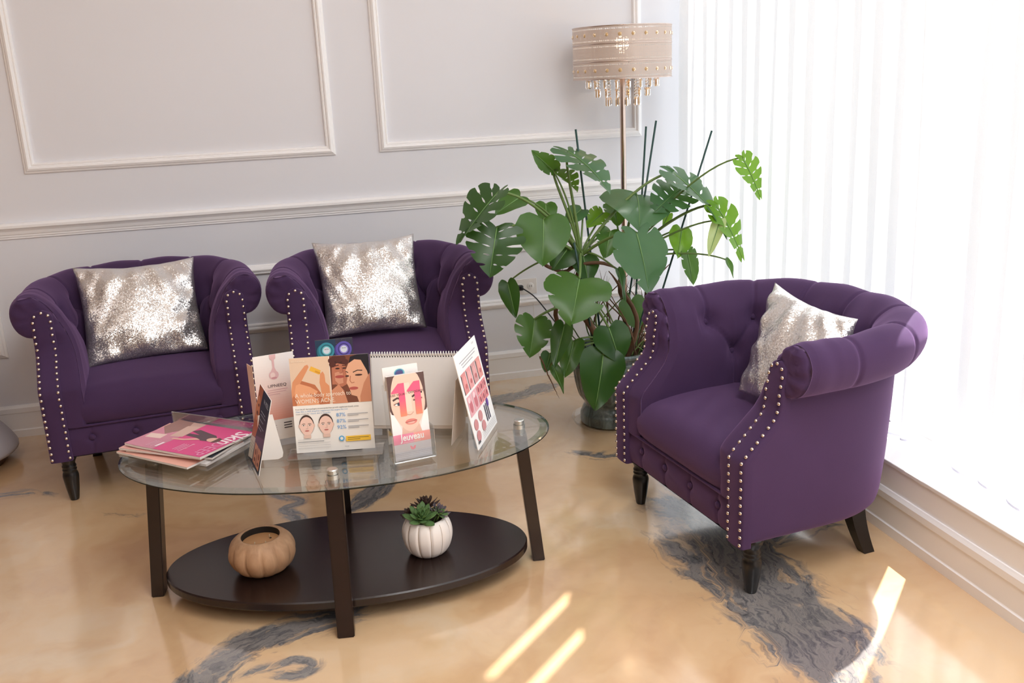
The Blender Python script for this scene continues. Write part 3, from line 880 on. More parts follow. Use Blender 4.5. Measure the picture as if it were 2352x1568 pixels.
def flyer():
    r = place('acrylic_sign_holder', (-.036, -1.758), -9.1, 'clear acrylic sign holder with a flyer of two women and a pair of faces', 'sign')
    w, h = .213, .262
    # acrylic base plate and back
    v, f = box(-.022, -.040, 0, .235, .045, .0035, .001); obj('base_plate', v, f, M['acrylic_edge'], r, smooth=False)
    lip = box(-.022, -.0405, 0, .235, -.038, .009, .0006); obj('front_lip', *lip, M['acrylic'], r, smooth=False)
    cd = lean_card(r, 'flyer', w, h, 8.2, z0=.0045)
    I = Ink(); I.rect((238, 233, 226), 0, 0, w, h)
    U = lambda u: u * w
    T = lambda v: (1 - v) * h
    I.rect((224, 196, 170), 0, T(.50), U(.497), T(0))
    I.rect((120, 70, 52), U(.505), T(.50), w, T(0))
    # hand with a yellow capsule
    hand = (216, 146, 104); hs = (188, 112, 76)
    I.poly(hs, [(U(0), T(.36)), (U(.05), T(.25)), (U(.12), T(.235)), (U(.30), T(.29)), (U(.36), T(.37)), (U(.47), T(.44)), (U(.47), T(.50)), (U(0), T(.50))])
    I.poly(hand, [(U(.0), T(.34)), (U(.02), T(.25)), (U(.11), T(.16)), (U(.19), T(.085)), (U(.225), T(.075)), (U(.24), T(.10)), (U(.205), T(.15)), (U(.13), T(.25)), (U(.09), T(.30)), (U(.0), T(.42))])
    I.poly((228, 162, 120), [(U(.03), T(.40)), (U(.06), T(.285)), (U(.11), T(.27)), (U(.24), T(.31)), (U(.33), T(.36)), (U(.30), T(.40)), (U(.16), T(.36)), (U(.08), T(.46))])
    I.poly(hand, [(U(.38), T(.42)), (U(.37), T(.33)), (U(.36), T(.27)), (U(.375), T(.18)), (U(.41), T(.155)), (U(.43), T(.19)), (U(.435), T(.27)), (U(.48), T(.31)), (U(.485), T(.46)), (U(.40), T(.48))])
    I.poly((228, 164, 124), [(U(.05), T(.50)), (U(.10), T(.37)), (U(.18), T(.36)), (U(.30), T(.43)), (U(.34), T(.50))])
    I.line((232, 178, 66), [(U(.255), T(.115)), (U(.375), T(.165))], .0125); I.line((214, 152, 48), [(U(.315), T(.148)), (U(.378), T(.174))], .005)
    # two women
    I.ell((64, 36, 34), U(.61), T(.082), U(.105), .0195); I.poly((182, 114, 88), [(U(.52), T(.30)), (U(.53), T(.10)), (U(.60), T(.08)), (U(.70), T(.10)), (U(.72), T(.30)), (U(.64), T(.33)), (U(.56), T(.30))])
    for a, b in ((.53, .05), (.57, .03), (.62, .045), (.67, .03), (.70, .07), (.54, .09)): I.ell((84, 44, 40), U(a), T(b), .009, .008)
    I.poly((206, 146, 118), [(U(.56), T(.18)), (U(.60), T(.17)), (U(.66), T(.18)), (U(.66), T(.29)), (U(.60), T(.30)), (U(.56), T(.26))])
    I.ell((170, 80, 72), U(.62), T(.222), .0125, .0042); I.line((160, 92, 74), [(U(.655), T(.12)), (U(.668), T(.17)), (U(.64), T(.185)), (U(.62), T(.18))], .0022); I.ell((56, 34, 34), U(.60), T(.135), .006, .002); I.ell((56, 34, 34), U(.685), T(.135), .005, .002); I.line((60, 30, 28), [(U(.57), T(.108)), (U(.62), T(.10))], .002); I.line((60, 30, 28), [(U(.66), T(.105)), (U(.70), T(.11))], .002)
    I.poly((206, 140, 108), [(U(.505), T(.50)), (U(.505), T(.36)), (U(.60), T(.30)), (U(.66), T(.37)), (U(.70), T(.50))])
    I.poly((30, 28, 36), [(U(.74), T(.10)), (U(.77), T(.02)), (U(.86), T(0)), (U(1), T(0)), (U(1), T(.42)), (U(.95), T(.20)), (U(.88), T(.07))])
    I.poly((226, 172, 140), [(U(.70), T(.16)), (U(.74), T(.09)), (U(.82), T(.05)), (U(.90), T(.06)), (U(.97), T(.18)), (U(1), T(.30)), (U(1), T(.50)), (U(.84), T(.50)), (U(.82), T(.44)), (U(.75), T(.42)), (U(.735), T(.36)), (U(.70), T(.29)), (U(.715), T(.24))])
    I.poly((202, 136, 104), [(U(.92), T(.30)), (U(1), T(.20)), (U(1), T(.50)), (U(.86), T(.50)), (U(.86), T(.44))])
    I.line((44, 34, 34), [(U(.79), T(.185)), (U(.85), T(.165)), (U(.91), T(.17))], .0024); I.line((44, 34, 34), [(U(.70), T(.17)), (U(.73), T(.185))], .0022)
    I.ell((70, 44, 40), U(.86), T(.215), .010, .0026); I.ell((70, 44, 40), U(.715), T(.22), .005, .0024)
    I.line((176, 108, 80), [(U(.755), T(.22)), (U(.745), T(.27)), (U(.765), T(.295)), (U(.80), T(.29))], .002); I.ell((190, 96, 88), U(.785), T(.352), .0125, .0045); I.line((140, 60, 56), [(U(.735), T(.35)), (U(.83), T(.352))], .001)
    cr = (246, 232, 214)
    I.text(cr, 'A whole-body approach to', U(.04), T(.415), width=U(.70), size=.0165)
    I.text(cr, "WOMEN'S ACNE.", U(.04), T(.478), width=U(.50), size=.0165)
    I.text((240, 226, 206), 'NUTRAFOL', U(.03), T(.045), width=U(.17), size=.006)
    I.text(DK, 'From the #1 dermatologist-recommended hair growth supplement brand, comes', U(.03), T(.545), width=U(.80))
    I.text((100, 150, 196), 'Clear Skin, a 100% drug-free supplement that targets the root', U(.03), T(.570), width=U(.66))
    I.text(DK, 'causes of acne for', U(.03), T(.594), width=U(.17)); I.text((100, 150, 196), 'clearer skin in 12 weeks', U(.215), T(.594), width=U(.25))
    for cx in (.155, .40): face(I, U(cx), T(.715), U(.185), .056, (236, 198, 182), (72, 52, 46))
    for cx in (.155, .40): I.rect((222, 188, 172), U(cx - .045), T(.845), U(cx + .045), T(.81))
    for s_, vv in (('87%', .638), ('87%', .703), ('92%', .768)):
        I.text((92, 152, 208), s_, U(.54), T(vv), width=U(.115), size=.0145)
        I.rect((150, 150, 156), U(.68), T(vv - .018), U(.94), T(vv - .024)); I.rect((150, 150, 156), U(.68), T(vv - .002), U(.82), T(vv - .008))
    I.ell((96, 172, 214), U(.585), T(.87), .0075, .0075); I.ell((238, 233, 226), U(.585), T(.87), .0042, .0042)
    I.rect((244, 196, 66), U(.64), T(.905), U(.955), T(.85)); I.rect((120, 96, 50), U(.66), T(.872), U(.93), T(.866)); I.rect((120, 96, 50), U(.66), T(.890), U(.82), T(.884))
    for vv in (.86, .90, .925, .95): I.rect((206, 202, 200), U(.03), T(vv), U(.44), T(vv - .004))
    I.rect((110, 110, 114), U(.03), T(.885), U(.36), T(.880)); I.text(DK, 'Nutrafol', U(.62), T(.96), width=U(.05))
    I.build('print', cd)
flyer()

def pink_standee():
    r = place('pink_standee', (-.131, -1.628), 11.0, 'folded pink and white standee with a large falling drop, behind the acrylic flyer', 'sign')
    w, h = .112, .257
    cd = lean_card(r, 'front_panel', w, h, -3.6)
    I = Ink(); U = lambda u: u * w; T = lambda v: (1 - v) * h
    n = 26
    for i in range(n):
        a = i / (n - 1); c = [246 + (232 - 246) * a, 240 + (160 - 240) * a ** 1.5, 238 + (142 - 238) * a ** 1.5]
        I.rect(tuple(c), 0, T(.76 * (i + 1) / n + .0), w, T(.76 * i / n))
    I.rect((240, 234, 230), 0, 0, w, T(.76))
    pk = (226, 186, 188)
    I.poly(pk, [(U(.40), T(0)), (U(.56), T(0)), (U(.55), T(.05)), (U(.51), T(.06)), (U(.51), T(.15)), (U(.55), T(.20)), (U(.40), T(.20)), (U(.455), T(.15)), (U(.455), T(.06)), (U(.41), T(.05))])
    I.ell(pk, U(.475), T(.235), U(.12), .0135); I.ell((240, 214, 210), U(.45), T(.235), U(.06), .008); I.ell((206, 150, 156), U(.475), T(.268), U(.07), .003)
    I.text((74, 60, 66), 'UPNEEQ', U(.30), T(.375), width=U(.46), size=.0125)
    for k, vv in enumerate((.41, .435, .46)): I.rect((214, 168, 172), U(.28), T(vv), U(.28 + (.50, .46, .30)[k]), T(vv - .006))
    for vv in (.83, .855, .88): I.rect((190, 184, 184), U(.16), T(vv), U(.42), T(vv - .006))
    for vv in (.815, .845, .875): I.rect((70, 60, 66), U(.60), T(vv), U(.80), T(vv - .012))
    I.build('print', cd)
    v, f = box(-.0015, .002, 0, .0, .045, .225, .0004, 1)
    obj('side_flap', v, f, simple('peach_card', rgb(236, 204, 184), .5), r, smooth=False, rot=(0, 0, math.radians(10)))
pink_standee()

def calendar():
    r = place('desk_calendar', (.185, -1.629), -20.5, 'spiral bound desk calendar easel showing its blank back on the glass table', 'calendar')
    w, h = .264, .220
    cd = lean_card(r, 'cover_board', w, h, 7.1, .003, 'grey_card')
    v, f = box(0, 0, 0, w, .0025, h, .0006, 1); obj('back_board', v, f, M['white_card'], r, smooth=False, loc=(0, .098, 0), rot=(math.radians(18.5), 0, 0))
    v, f = box(.004, -.0012, .010, w - .004, .0001, h - .006, .0003, 1); obj('page_block', v, f, M['white_card'], cd, smooth=False)
    t = []
    for k in range(17):
        a = 2 * PI * k / 16; t.append((0, .0015 + .0055 * math.cos(a), h + .0005 + .0058 * math.sin(a)))
    rv, rf = tube(t, .0011, 6, cap=False); rme = data_mesh('binding_ring', rv, rf, M['white_gloss'])
    hv, hf = box(-.0016, -.0018, -.0016, .0016, -.0009, .0016); hme = data_mesh('punched_hole', hv, hf, M['char'], smooth=False)
    k = 0; x = .006
    while x < w - .004:
        link('binding_ring', rme, cd, (x, 0, 0)); link('punched_hole', hme, cd, (x, 0, h - .0075)); x += .0078
calendar()

def brochures():
    r = place('brochure_holder', (.212, -1.915), 9.5, 'clear acrylic holder with a pink brochure of a winking face, near the table edge', 'brochure holder')
    w = .115
    L = 7.0
    g = empty('holder_tray', (0, 0, 0)); COL.objects.unlink(g); bpy.data.objects.remove(g)
    parts = join(box(0, .040, 0, w, .043, .205, .0006, 1))
    back = obj('back_plate', *parts, M['acrylic'], r, smooth=False, rot=(-math.radians(L), 0, 0))
    obj('front_pocket', *box(0, -.002, 0, w, .0, .078, .0006, 1), M['acrylic'], r, smooth=False, rot=(-math.radians(3), 0, 0))
    for x in (0, w): obj('pocket_side', *box(x - .001, 0, 0, x + .001, .045, .085, .0006, 1), M['acrylic'], r, smooth=False)
    obj('pocket_floor', *box(0, 0, 0, w, .045, .002, .0006, 1), M['acrylic_edge'], r, smooth=False)
    for x in (0.0, w): obj('pocket_edge', *box(x - .0012, -.0028, 0, x + .0012, -.0012, .076, .0004, 1), M['acrylic_edge'], r, smooth=False, rot=(-math.radians(3), 0, 0))
    obj('pocket_edge', *box(0, -.0028, 0, w, -.0012, .0018, .0004, 1), M['acrylic_edge'], r, smooth=False)
    # header card with a blue oval badge
    hc = obj('header_card', *box(.004, .0365, .19, w - .014, .039, .252, .0005, 1), M['white_card'], r, smooth=False, rot=(-math.radians(L), 0, 0))
    I = Ink(); I.ell((120, 190, 196), .050, .233, .0145, .0115); I.ell((70, 100, 150), .049, .2325, .012, .0095, .3); I.ell((96, 84, 132), .050, .2325, .009, .0055)
    I.build('print', hc, lambda p: (p[0], p[1] + .0366, p[2]))
    bw, bh = .102, .228
    bro = obj('brochure', *box(.007, .012, .003, .007 + bw, .026, .003 + bh, .0006, 1), M['paper'], r, smooth=False, rot=(-math.radians(L), 0, 0))
    I = Ink(); U = lambda u: .007 + u * bw; T = lambda v: .003 + (1 - v) * bh
    I.rect((236, 222, 218), U(0), T(1), U(1), T(0))
    I.poly((92, 66, 62), [(U(0), T(0)), (U(1), T(0)), (U(1), T(.42)), (U(.95), T(.46)), (U(.05), T(.46)), (U(0), T(.40))])
    sk = (238, 200, 182)
    P = []
    for k in range(48):
        a = 2 * PI * k / 48; x, y = math.cos(a), math.sin(a)
        P.append((U(.5) + x * bw * .46 * (1 - .30 * max(0, -y) ** 1.5), min(T(0), T(.34) + y * bh * (.45 if y > 0 else .335))))
    I.poly((246, 240, 240), [(U(0), T(.44)), (U(.12), T(.46)), (U(.30), T(.70)), (U(0), T(.70))]); I.poly((246, 240, 240), [(U(1), T(.44)), (U(.9), T(.46)), (U(.72), T(.70)), (U(1), T(.70))])
    I.poly((228, 186, 168), [(U(.25), T(.70)), (U(.30), T(.56)), (U(.72), T(.56)), (U(.80), T(.70))])
    I.poly(sk, P)
    I.poly((244, 212, 196), [(U(.42), T(.10)), (U(.58), T(.10)), (U(.60), T(.44)), (U(.40), T(.44))])
    # eyes: one open, one winking
    I.line((70, 48, 46), [(U(.10), T(.285)), (U(.22), T(.262)), (U(.40), T(.285))], .0052); I.line((70, 48, 46), [(U(.62), T(.275)), (U(.78), T(.235)), (U(.90), T(.235))], .0052)
    I.ell((214, 168, 152), U(.25), T(.335), .015, .0055); I.ell((246, 240, 236), U(.25), T(.337), .0105, .0036); I.ell((60, 64, 84), U(.25), T(.337), .0042, .0040); I.line((50, 36, 36), [(U(.12), T(.335)), (U(.25), T(.318)), (U(.38), T(.34))], .0018)
    I.ell((214, 168, 152), U(.77), T(.305), .014, .0055); I.line((50, 36, 36), [(U(.64), T(.315)), (U(.77), T(.318)), (U(.88), T(.30))], .0026)
    I.line((206, 156, 138), [(U(.42), T(.46)), (U(.47), T(.475)), (U(.52), T(.482)), (U(.57), T(.472)), (U(.62), T(.45))], .0022)
    I.ell((222, 132, 122), U(.53), T(.562), .016, .0078); I.ell((240, 176, 164), U(.53), T(.572), .010, .003); I.line((164, 84, 80), [(U(.37), T(.565)), (U(.53), T(.560)), (U(.69), T(.553))], .0016)
    # big eleven
    for k, x in enumerate((.08, .50)):
        c0, c1 = (236, 92, 130), (246, 140, 110)
        top = [(U(x), T(.19)), (U(x + .20), T(.095)), (U(x + .36), T(.095)), (U(x + .36), T(.26)), (U(x + .19), T(.26)), (U(x + .19), T(.205)), (U(x), T(.205))]
        I.poly(c0, top)
        for q in range(8):
            a = q / 7; I.rect(tuple(c0[j] + (c1[j] - c0[j]) * a for j in range(3)), U(x + .19), T(.26 + .225 * (q + 1) / 8), U(x + .36), T(.26 + .225 * q / 8))
    I.text((84, 70, 74), 'KISS YOUR', U(.04), T(.238), width=U(.40) - U(0), size=.0085); I.text((236, 120, 140), '11', U(.45), T(.232), size=.0075); I.text((84, 70, 74), 'GOODBYE', U(.53), T(.228), width=U(.42) - U(0), size=.0085)
    I.rect((240, 120, 160), U(0), T(.81), U(.55), T(.695)); I.rect((246, 150, 140), U(.55), T(.81), U(1), T(.695))
    I.text((255, 250, 250), 'Jeuveau', U(.18), T(.775), width=U(.64) - U(0), size=.026, bold=.02)
    I.rect((252, 214, 220), U(.25), T(.80), U(.72), T(.795))
    I.rect((206, 200, 206), U(0), T(1), U(1), T(.81))
    I.poly((240, 120, 140), [(U(.42), T(.845)), (U(.47), T(.85)), (U(.50), T(.87)), (U(.53), T(.85)), (U(.58), T(.845)), (U(.56), T(.885)), (U(.50), T(.895)), (U(.44), T(.885))])
    for vv in (.915, .935, .955, .975): I.rect((226, 222, 228), U(.05), T(vv), U(.95), T(vv - .008))
    I.build('print', bro, lambda p: (p[0], p[1] + .0118, p[2]))
brochures()

def right_card():
    r = place('white_easel_card', (.441, -1.900), 63.5, 'white easel card with rows of pink skin photos, at the right of the table items', 'sign')
    w, h = .2176, .2687
    cd = lean_card(r, 'card', w, h, 11.7, .002)
    I = Ink(); U = lambda u: u * w; T = lambda v: (1 - v) * h
    I.rect((242, 241, 240), 0, 0, w, h)
    I.text((150, 150, 154), 'VISIBLY', U(.78), T(.055), width=U(.12))
    for vv, a, b in ((.115, .14, .88), (.145, .20, .84), (.175, .22, .70)): I.rect((166, 164, 168), U(a), T(vv), U(b), T(vv - .010))
    pk = [(214, 140, 138), (226, 158, 158), (206, 150, 150), (222, 150, 142)]
    for i in range(4):
        x = .06 + .225 * i; I.rect(pk[i], U(x), T(.43), U(x + .205), T(.215)); I.poly((70, 56, 60), [(U(x), T(.43)), (U(x + .03), T(.43)), (U(x + .02), T(.33)), (U(x + .035), T(.24)), (U(x), T(.215))])
        I.ell(tint(pk[i], 1.1), U(x + .12), T(.31), .010, .016); I.ell((186, 96, 96), U(x + .13), T(.36), .008, .007)
    for i in range(2):
        x = .06 + .225 * i; I.rect((226, 170, 178), U(x), T(.665), U(x + .205), T(.455)); I.ell((196, 110, 120), U(x + .10), T(.57), .014, .018); I.ell((240, 206, 210), U(x + .08), T(.50), .010, .008)
    for i in range(3):
        for j in range(2):
            x = .51 + .15 * i; y = .455 + .107 * j; I.rect((228, 140, 146), U(x), T(y + .10), U(x + .135), T(y)); I.ell((150, 72, 84), U(x + .07), T(y + .05), .007, .008)
    for x, y in ((.16, .77), (.16, .89), (.40, .74), (.44, .86)): I.ell((204, 140, 142), U(x), T(y), .0185, .0150)
    for i, x in enumerate((.62, .69, .76)): I.rect((40, 34, 70), U(x), T(.87), U(x + .028), T(.69)); I.rect((70, 56, 110), U(x), T(.71), U(x + .028), T(.69))
    I.ell((96, 60, 150), U(.79), T(.70), .010, .012)
    for vv in (.905, .925, .945, .965): I.rect((196, 194, 196), U(.30), T(vv), U(.94), T(vv - .005))
    I.rect((90, 88, 92), U(.06), T(.955), U(.16), T(.93))
    I.build('print', cd)
    v, f = box(.02, 0, 0, .16, .0015, .19, .0005, 1)
    obj('easel_back', v, f, M['grey_card'], r, smooth=False, loc=(0.004, .082, .001), rot=(math.radians(7), 0, 0))
right_card()

def navy_card():
    r = place('navy_easel_card', (-.166, -1.717), -79.6, 'navy easel card with an orange toned portrait seen nearly edge on, beside the magazines', 'sign')
    w, h = .159, .205
    cd = lean_card(r, 'card', w, h, 15.4, .002)
    I = Ink(); U = lambda u: u * w; T = lambda v: (1 - v) * h
    I.rect((34, 44, 66), 0, 0, w, h)
    I.poly((186, 110, 72), [(0, T(0)), (U(.36), T(0)), (U(.30), T(.25)), (U(.42), T(.45)), (U(.30), T(.66)), (0, T(.70))])
    I.ell((216, 146, 104), U(.13), T(.30), U(.15), .034); I.ell((120, 60, 44), U(.16), T(.36), U(.07), .006); I.ell((90, 50, 40), U(.18), T(.25), U(.05), .004)
    I.poly((90, 60, 100), [(U(.36), T(.62)), (U(1), T(.52)), (U(1), T(.66)), (U(.30), T(.80))])
    I.poly((206, 200, 190), [(0, T(.70)), (U(.34), T(.66)), (U(.34), T(.95)), (0, T(1))])
    for vv in (.76, .80, .84, .88): I.rect((120, 120, 120), U(.04), T(vv), U(.28), T(vv - .006))
    for k, x in enumerate((.40, .68)): I.rect((214, 150, 124), U(x), T(.96), U(x + .25), T(.70)); I.ell((150, 84, 70), U(x + .13), T(.80), .010, .008); I.ell((120, 70, 60), U(x + .13), T(.90), .010, .005)
    I.text((196, 204, 220), 'VI PEEL', U(.52), T(.15), width=U(.42), size=.018)
    for vv, a in ((.27, .80), (.31, .86), (.38, .74), (.45, .84), (.49, .70)): I.rect((176, 186, 204), U(.44), T(vv), U(a), T(vv - .010))
    I.build('print', cd)
    # white easel wing behind it
    P = [(0, 0), (.060, 0), (.072, .006), (.075, .018), (.058, .128), (.02, .128)]
    V = [(x, 0, z) for x, z in P] + [(x, .0018, z) for x, z in P]; n = len(P)
    F = [tuple(range(n))[::-1], tuple(range(n, 2 * n))] + [(i, (i + 1) % n, n + (i + 1) % n, n + i) for i in range(n)]
    obj('easel_back', V, F, M['white_card'], r, smooth=False, loc=(.050, .012, .001), rot=(0, 0, math.radians(70)))
navy_card()

def circle_cards():
    r = place('leaflet_stack', (.044, -1.640), -3.0, 'dark leaflets with teal and violet discs standing behind the acrylic flyer', 'leaflets')
    w, h = .104, .282
    cd = lean_card(r, 'leaflet', w, h, 1.5, .008, 'black_plastic')
    I = Ink(); I.rect((44, 66, 88), 0, 0, w, h); I.rect((62, 58, 74), .056, 0, w, h)
    for k in range(24): I.ell((96, 96, 112), .058 + .044 * rng.random(), h - .048 * rng.random() - .003, .0012, .0010, n=8)
    for cx, ca, cb in ((.030, (64, 148, 164), (120, 200, 206)), (.078, (104, 90, 176), (150, 136, 214))):
        cy = h - .030
        I.ell(tint(ca, .8), cx - .010, cy - .004, .017, .022); I.ell(ca, cx, cy, .022, .023); I.ell(tint(ca, .75), cx, cy, .0165, .0175); I.ell(cb, cx, cy, .0125, .0130); I.ell((226, 230, 236), cx, cy, .0095, .0098)
        I.text((70, 70, 84), 'SKIN', cx - .006, cy + .0015, width=.012)
        I.text((226, 232, 240), 'EXOSOME', cx - .016, cy - .0245, width=.034, size=.0062)
    I.build('print', cd)
    obj('stand_foot', *box(-.005, -.02, 0, w + .005, .035, .003, .0008, 1), M['acrylic_edge'], r, smooth=False)
circle_cards()

# ------------------------------------------------------------------ magazines in a clear tray
MA = math.radians(-128.3); MC = Vector((-.328, -1.610, TZ))
def tray():
    r = empty('magazine_tray', MC, (0, 0, MA)); tag(r, 'clear acrylic tray under the fanned magazines on the glass table', 'tray')
    w, l = .108, .158
    obj('tray_floor', *box(-w, -l, 0, w, l, .003, .0008, 1), M['acrylic'], r, smooth=False)
    obj('tray_wall', *box(-w, -l, .003, -w + .003, l, .058, .0008, 1), M['acrylic'], r, smooth=False)
    obj('tray_wall', *box(w - .003, -l, .003, w, l, .012, .0006, 1), M['acrylic_edge'], r, smooth=False)
    obj('tray_wall', *box(-w, l - .003, .003, w, l, .012, .0006, 1), M['acrylic_edge'], r, smooth=False)
    obj('tray_edge', *box(-w - .0005, -l, .0575, -w + .0035, l, .0592, .0004, 1), M['acrylic_edge'], r, smooth=False)
tray()
def magazine(k, z, dx, dy, rot, thick, cover, lab, top=False):
    r = empty('magazine', MC + Vector((dx, dy, z)), (0, 0, MA + math.radians(rot))); tag(r, lab, 'magazine', 'magazines fanned in the clear tray')
    w, l = .205, .278; nx, ny = 9, 13
    def bow(x, y): return .004 * (x / w + .5) ** 2 * (1.0 if top else .5) + (.010 * max(0, -y / l - .25) ** 2 * 4 if top else 0)
    V = []
    for zz in (0, thick):
        for i in range(nx):
            for j in range(ny):
                x = -w / 2 + w * i / (nx - 1); y = -l / 2 + l * j / (ny - 1); V.append((x, y, zz + bow(x, y)))
    m = nx * ny
    F = [f[::-1] for f in grid_faces(nx, ny)] + [tuple(i + m for i in f) for f in grid_faces(nx, ny)]
    rim = [i * ny for i in range(nx)] + [(nx - 1) * ny + j for j in range(1, ny)] + [i * ny + ny - 1 for i in range(nx - 2, -1, -1)] + [j for j in range(ny - 2, 0, -1)]
    for a, b in zip(rim, rim[1:] + rim[:1]): F.append((a, b, b + m, a + m))
    pg = obj('pages', V, F, M['paper'], r, smooth=False)
    # cover: same grid, a hair above, coloured by its own print
    I = Ink()
    I.rect(cover, -w / 2, -l / 2, w / 2, l / 2)
    if top:
        U = lambda u: (u - .5) * w; T = lambda v: (.5 - v) * l
        I.rect((212, 70, 130), U(0), T(.62), U(1), T(0))
        I.rect((196, 160, 150), U(0), T(1), U(.34), T(.62)); I.poly((200, 130, 150), [(U(.34), T(.62)), (U(1), T(.62)), (U(1), T(1)), (U(.2), T(1))])
        I.poly((150, 110, 104), [(U(0), T(.80)), (U(.26), T(.72)), (U(.50), T(.84)), (U(.30), T(1)), (U(0), T(1))])
        I.poly((206, 170, 158), [(U(.10), T(.62)), (U(.50), T(.60)), (U(.54), T(.74)), (U(.14), T(.78))]); I.poly((226, 196, 186), [(U(.50), T(.80)), (U(.66), T(.78)), (U(.70), T(.96)), (U(.56), T(.98))])
        I.poly((84, 60, 70), [(U(.20), T(.56)), (U(.26), T(.40)), (U(.30), T(.28)), (U(.40), T(.20)), (U(.50), T(.22)), (U(.52), T(.34)), (U(.46), T(.44)), (U(.44), T(.60)), (U(.36), T(.60)), (U(.36), T(.46)), (U(.28), T(.62))])
        I.ell((224, 178, 160), U(.44), T(.22), .015, .022); I.ell((96, 60, 60), U(.44), T(.205), .018, .020, n=18, a0=0, a1=PI); I.poly((224, 170, 156), [(U(.50), T(.36)), (U(.60), T(.52)), (U(.62), T(.66)), (U(.58), T(.66)), (U(.55), T(.53)), (U(.47), T(.42))])
        I.text((244, 226, 232), 'Skin', U(.06), T(.135), width=w * .46, size=.066, shear=.12, bold=.022); I.text((228, 150, 186), 'DEEP', U(.50), T(.15), width=w * .46, size=.05)
        I.text((246, 234, 238), 'Beauty Blooms', U(.66), T(.33), width=w * .28)
        for vv in (.36, .39, .42): I.rect((236, 200, 216), U(.70), T(vv), U(.92), T(vv - .008))
        I.rect((246, 226, 232), U(.76), T(.66), U(.92), T(.63))
        for vv in (.70, .73, .76): I.rect((236, 200, 216), U(.74), T(vv), U(.94), T(vv - .006))
    bm = bmesh.new(); cl = bm.loops.layers.float_color.new('ink'); bv = [bm.verts.new((x, y, lay)) for x, y, lay in I.V]
    for f, c in zip(I.F, I.C):
        try:
            q = bm.faces.new([bv[i] for i in f])
            for lp in q.loops: lp[cl] = rgb(*c)
        except ValueError: pass
    for ax, rr in ((0, w), (1, l)):
        for kk in range(1, 12):
            co = [0, 0, 0]; co[ax] = -rr / 2 + rr * kk / 12; no = [0, 0, 0]; no[ax] = 1
            bmesh.ops.bisect_plane(bm, geom=bm.verts[:] + bm.edges[:] + bm.faces[:], plane_co=co, plane_no=no)
    for v in bm.verts: v.co.z = thick + bow(v.co.x, v.co.y) + .0005 + .00006 * v.co.z
    me = bpy.data.meshes.new('cover'); bm.to_mesh(me); bm.free(); me.materials.append(M['print'])
    link('cover', me, r)
magazine(0, .0035, .004, .004, 2, .006, (238, 234, 232), 'white backed magazine at the bottom of the fanned pile', False)
magazine(1, .0105, -.022, -.012, -5, .005, (232, 176, 160), 'salmon covered magazine second from the bottom of the pile, sticking out left', False)
magazine(2, .0165, .006, .010, 7, .005, (70, 74, 84), 'dark covered magazine in the middle of the pile', False)
magazine(3, .0225, -.012, .006, 3, .005, (226, 170, 160), 'salmon covered magazine just below the top one', False)
magazine(4, .0285, .004, -.006, -2, .006, (212, 70, 130), 'hot pink magazine on top of the pile with a seated woman on its cover', True)

# ------------------------------------------------------------------ wooden pumpkin candle and white planter on the shelf
SZ = .0753
def candle():
    r = empty('pumpkin_candle', (-.163, -1.694, SZ)); tag(r, 'carved wooden pumpkin bowl holding a three wick candle on the lower shelf', 'candle')
    prof = catmull([(.030, 0), (.052, .001), (.078, .018), (.093, .045), (.094, .068), (.084, .092), (.068, .106), (.058, .109), (.054, .107)], 34)
    def rib(a, t, rr): return 1 - .085 * (1 - abs(math.sin(a * 6)) ** .55) * math.sin(PI * min(1, t * 1.12)) 
    v, f = lathe([tuple(p) for p in prof], 144, rib, cap1=False); obj('bowl', v, f, M['pumpkin_wood'], r)
    v, f = lathe([(.0545, .1075), (.0545, .085), (.0535, .070)], 48, cap0=False, cap1=False); obj('dark_lining', v, f, M['char'], r)
    v, f = lathe([(.0001, .088), (.03, .0878), (.0535, .0885)], 48, cap0=False, cap1=False); obj('wax', v, f[:], M['wax'], r)
    for x, y in ((-.018, -.020), (.022, .016), (.012, -.024)):
        v, f = tube([(x, y, .087), (x + .001, y, .093), (x + .002, y + .001, .098)], .0011, 6); obj('wick', v, f, M['wick'], r)
        v, f = lathe([(.0001, .0887), (.003, .0889), (.0032, .088)], 12, cap0=False, cap1=False); obj('burnt_dot', [(a + x + .004, b + y - .003, c) for a, b, c in v], f, M['char'], r)
candle()
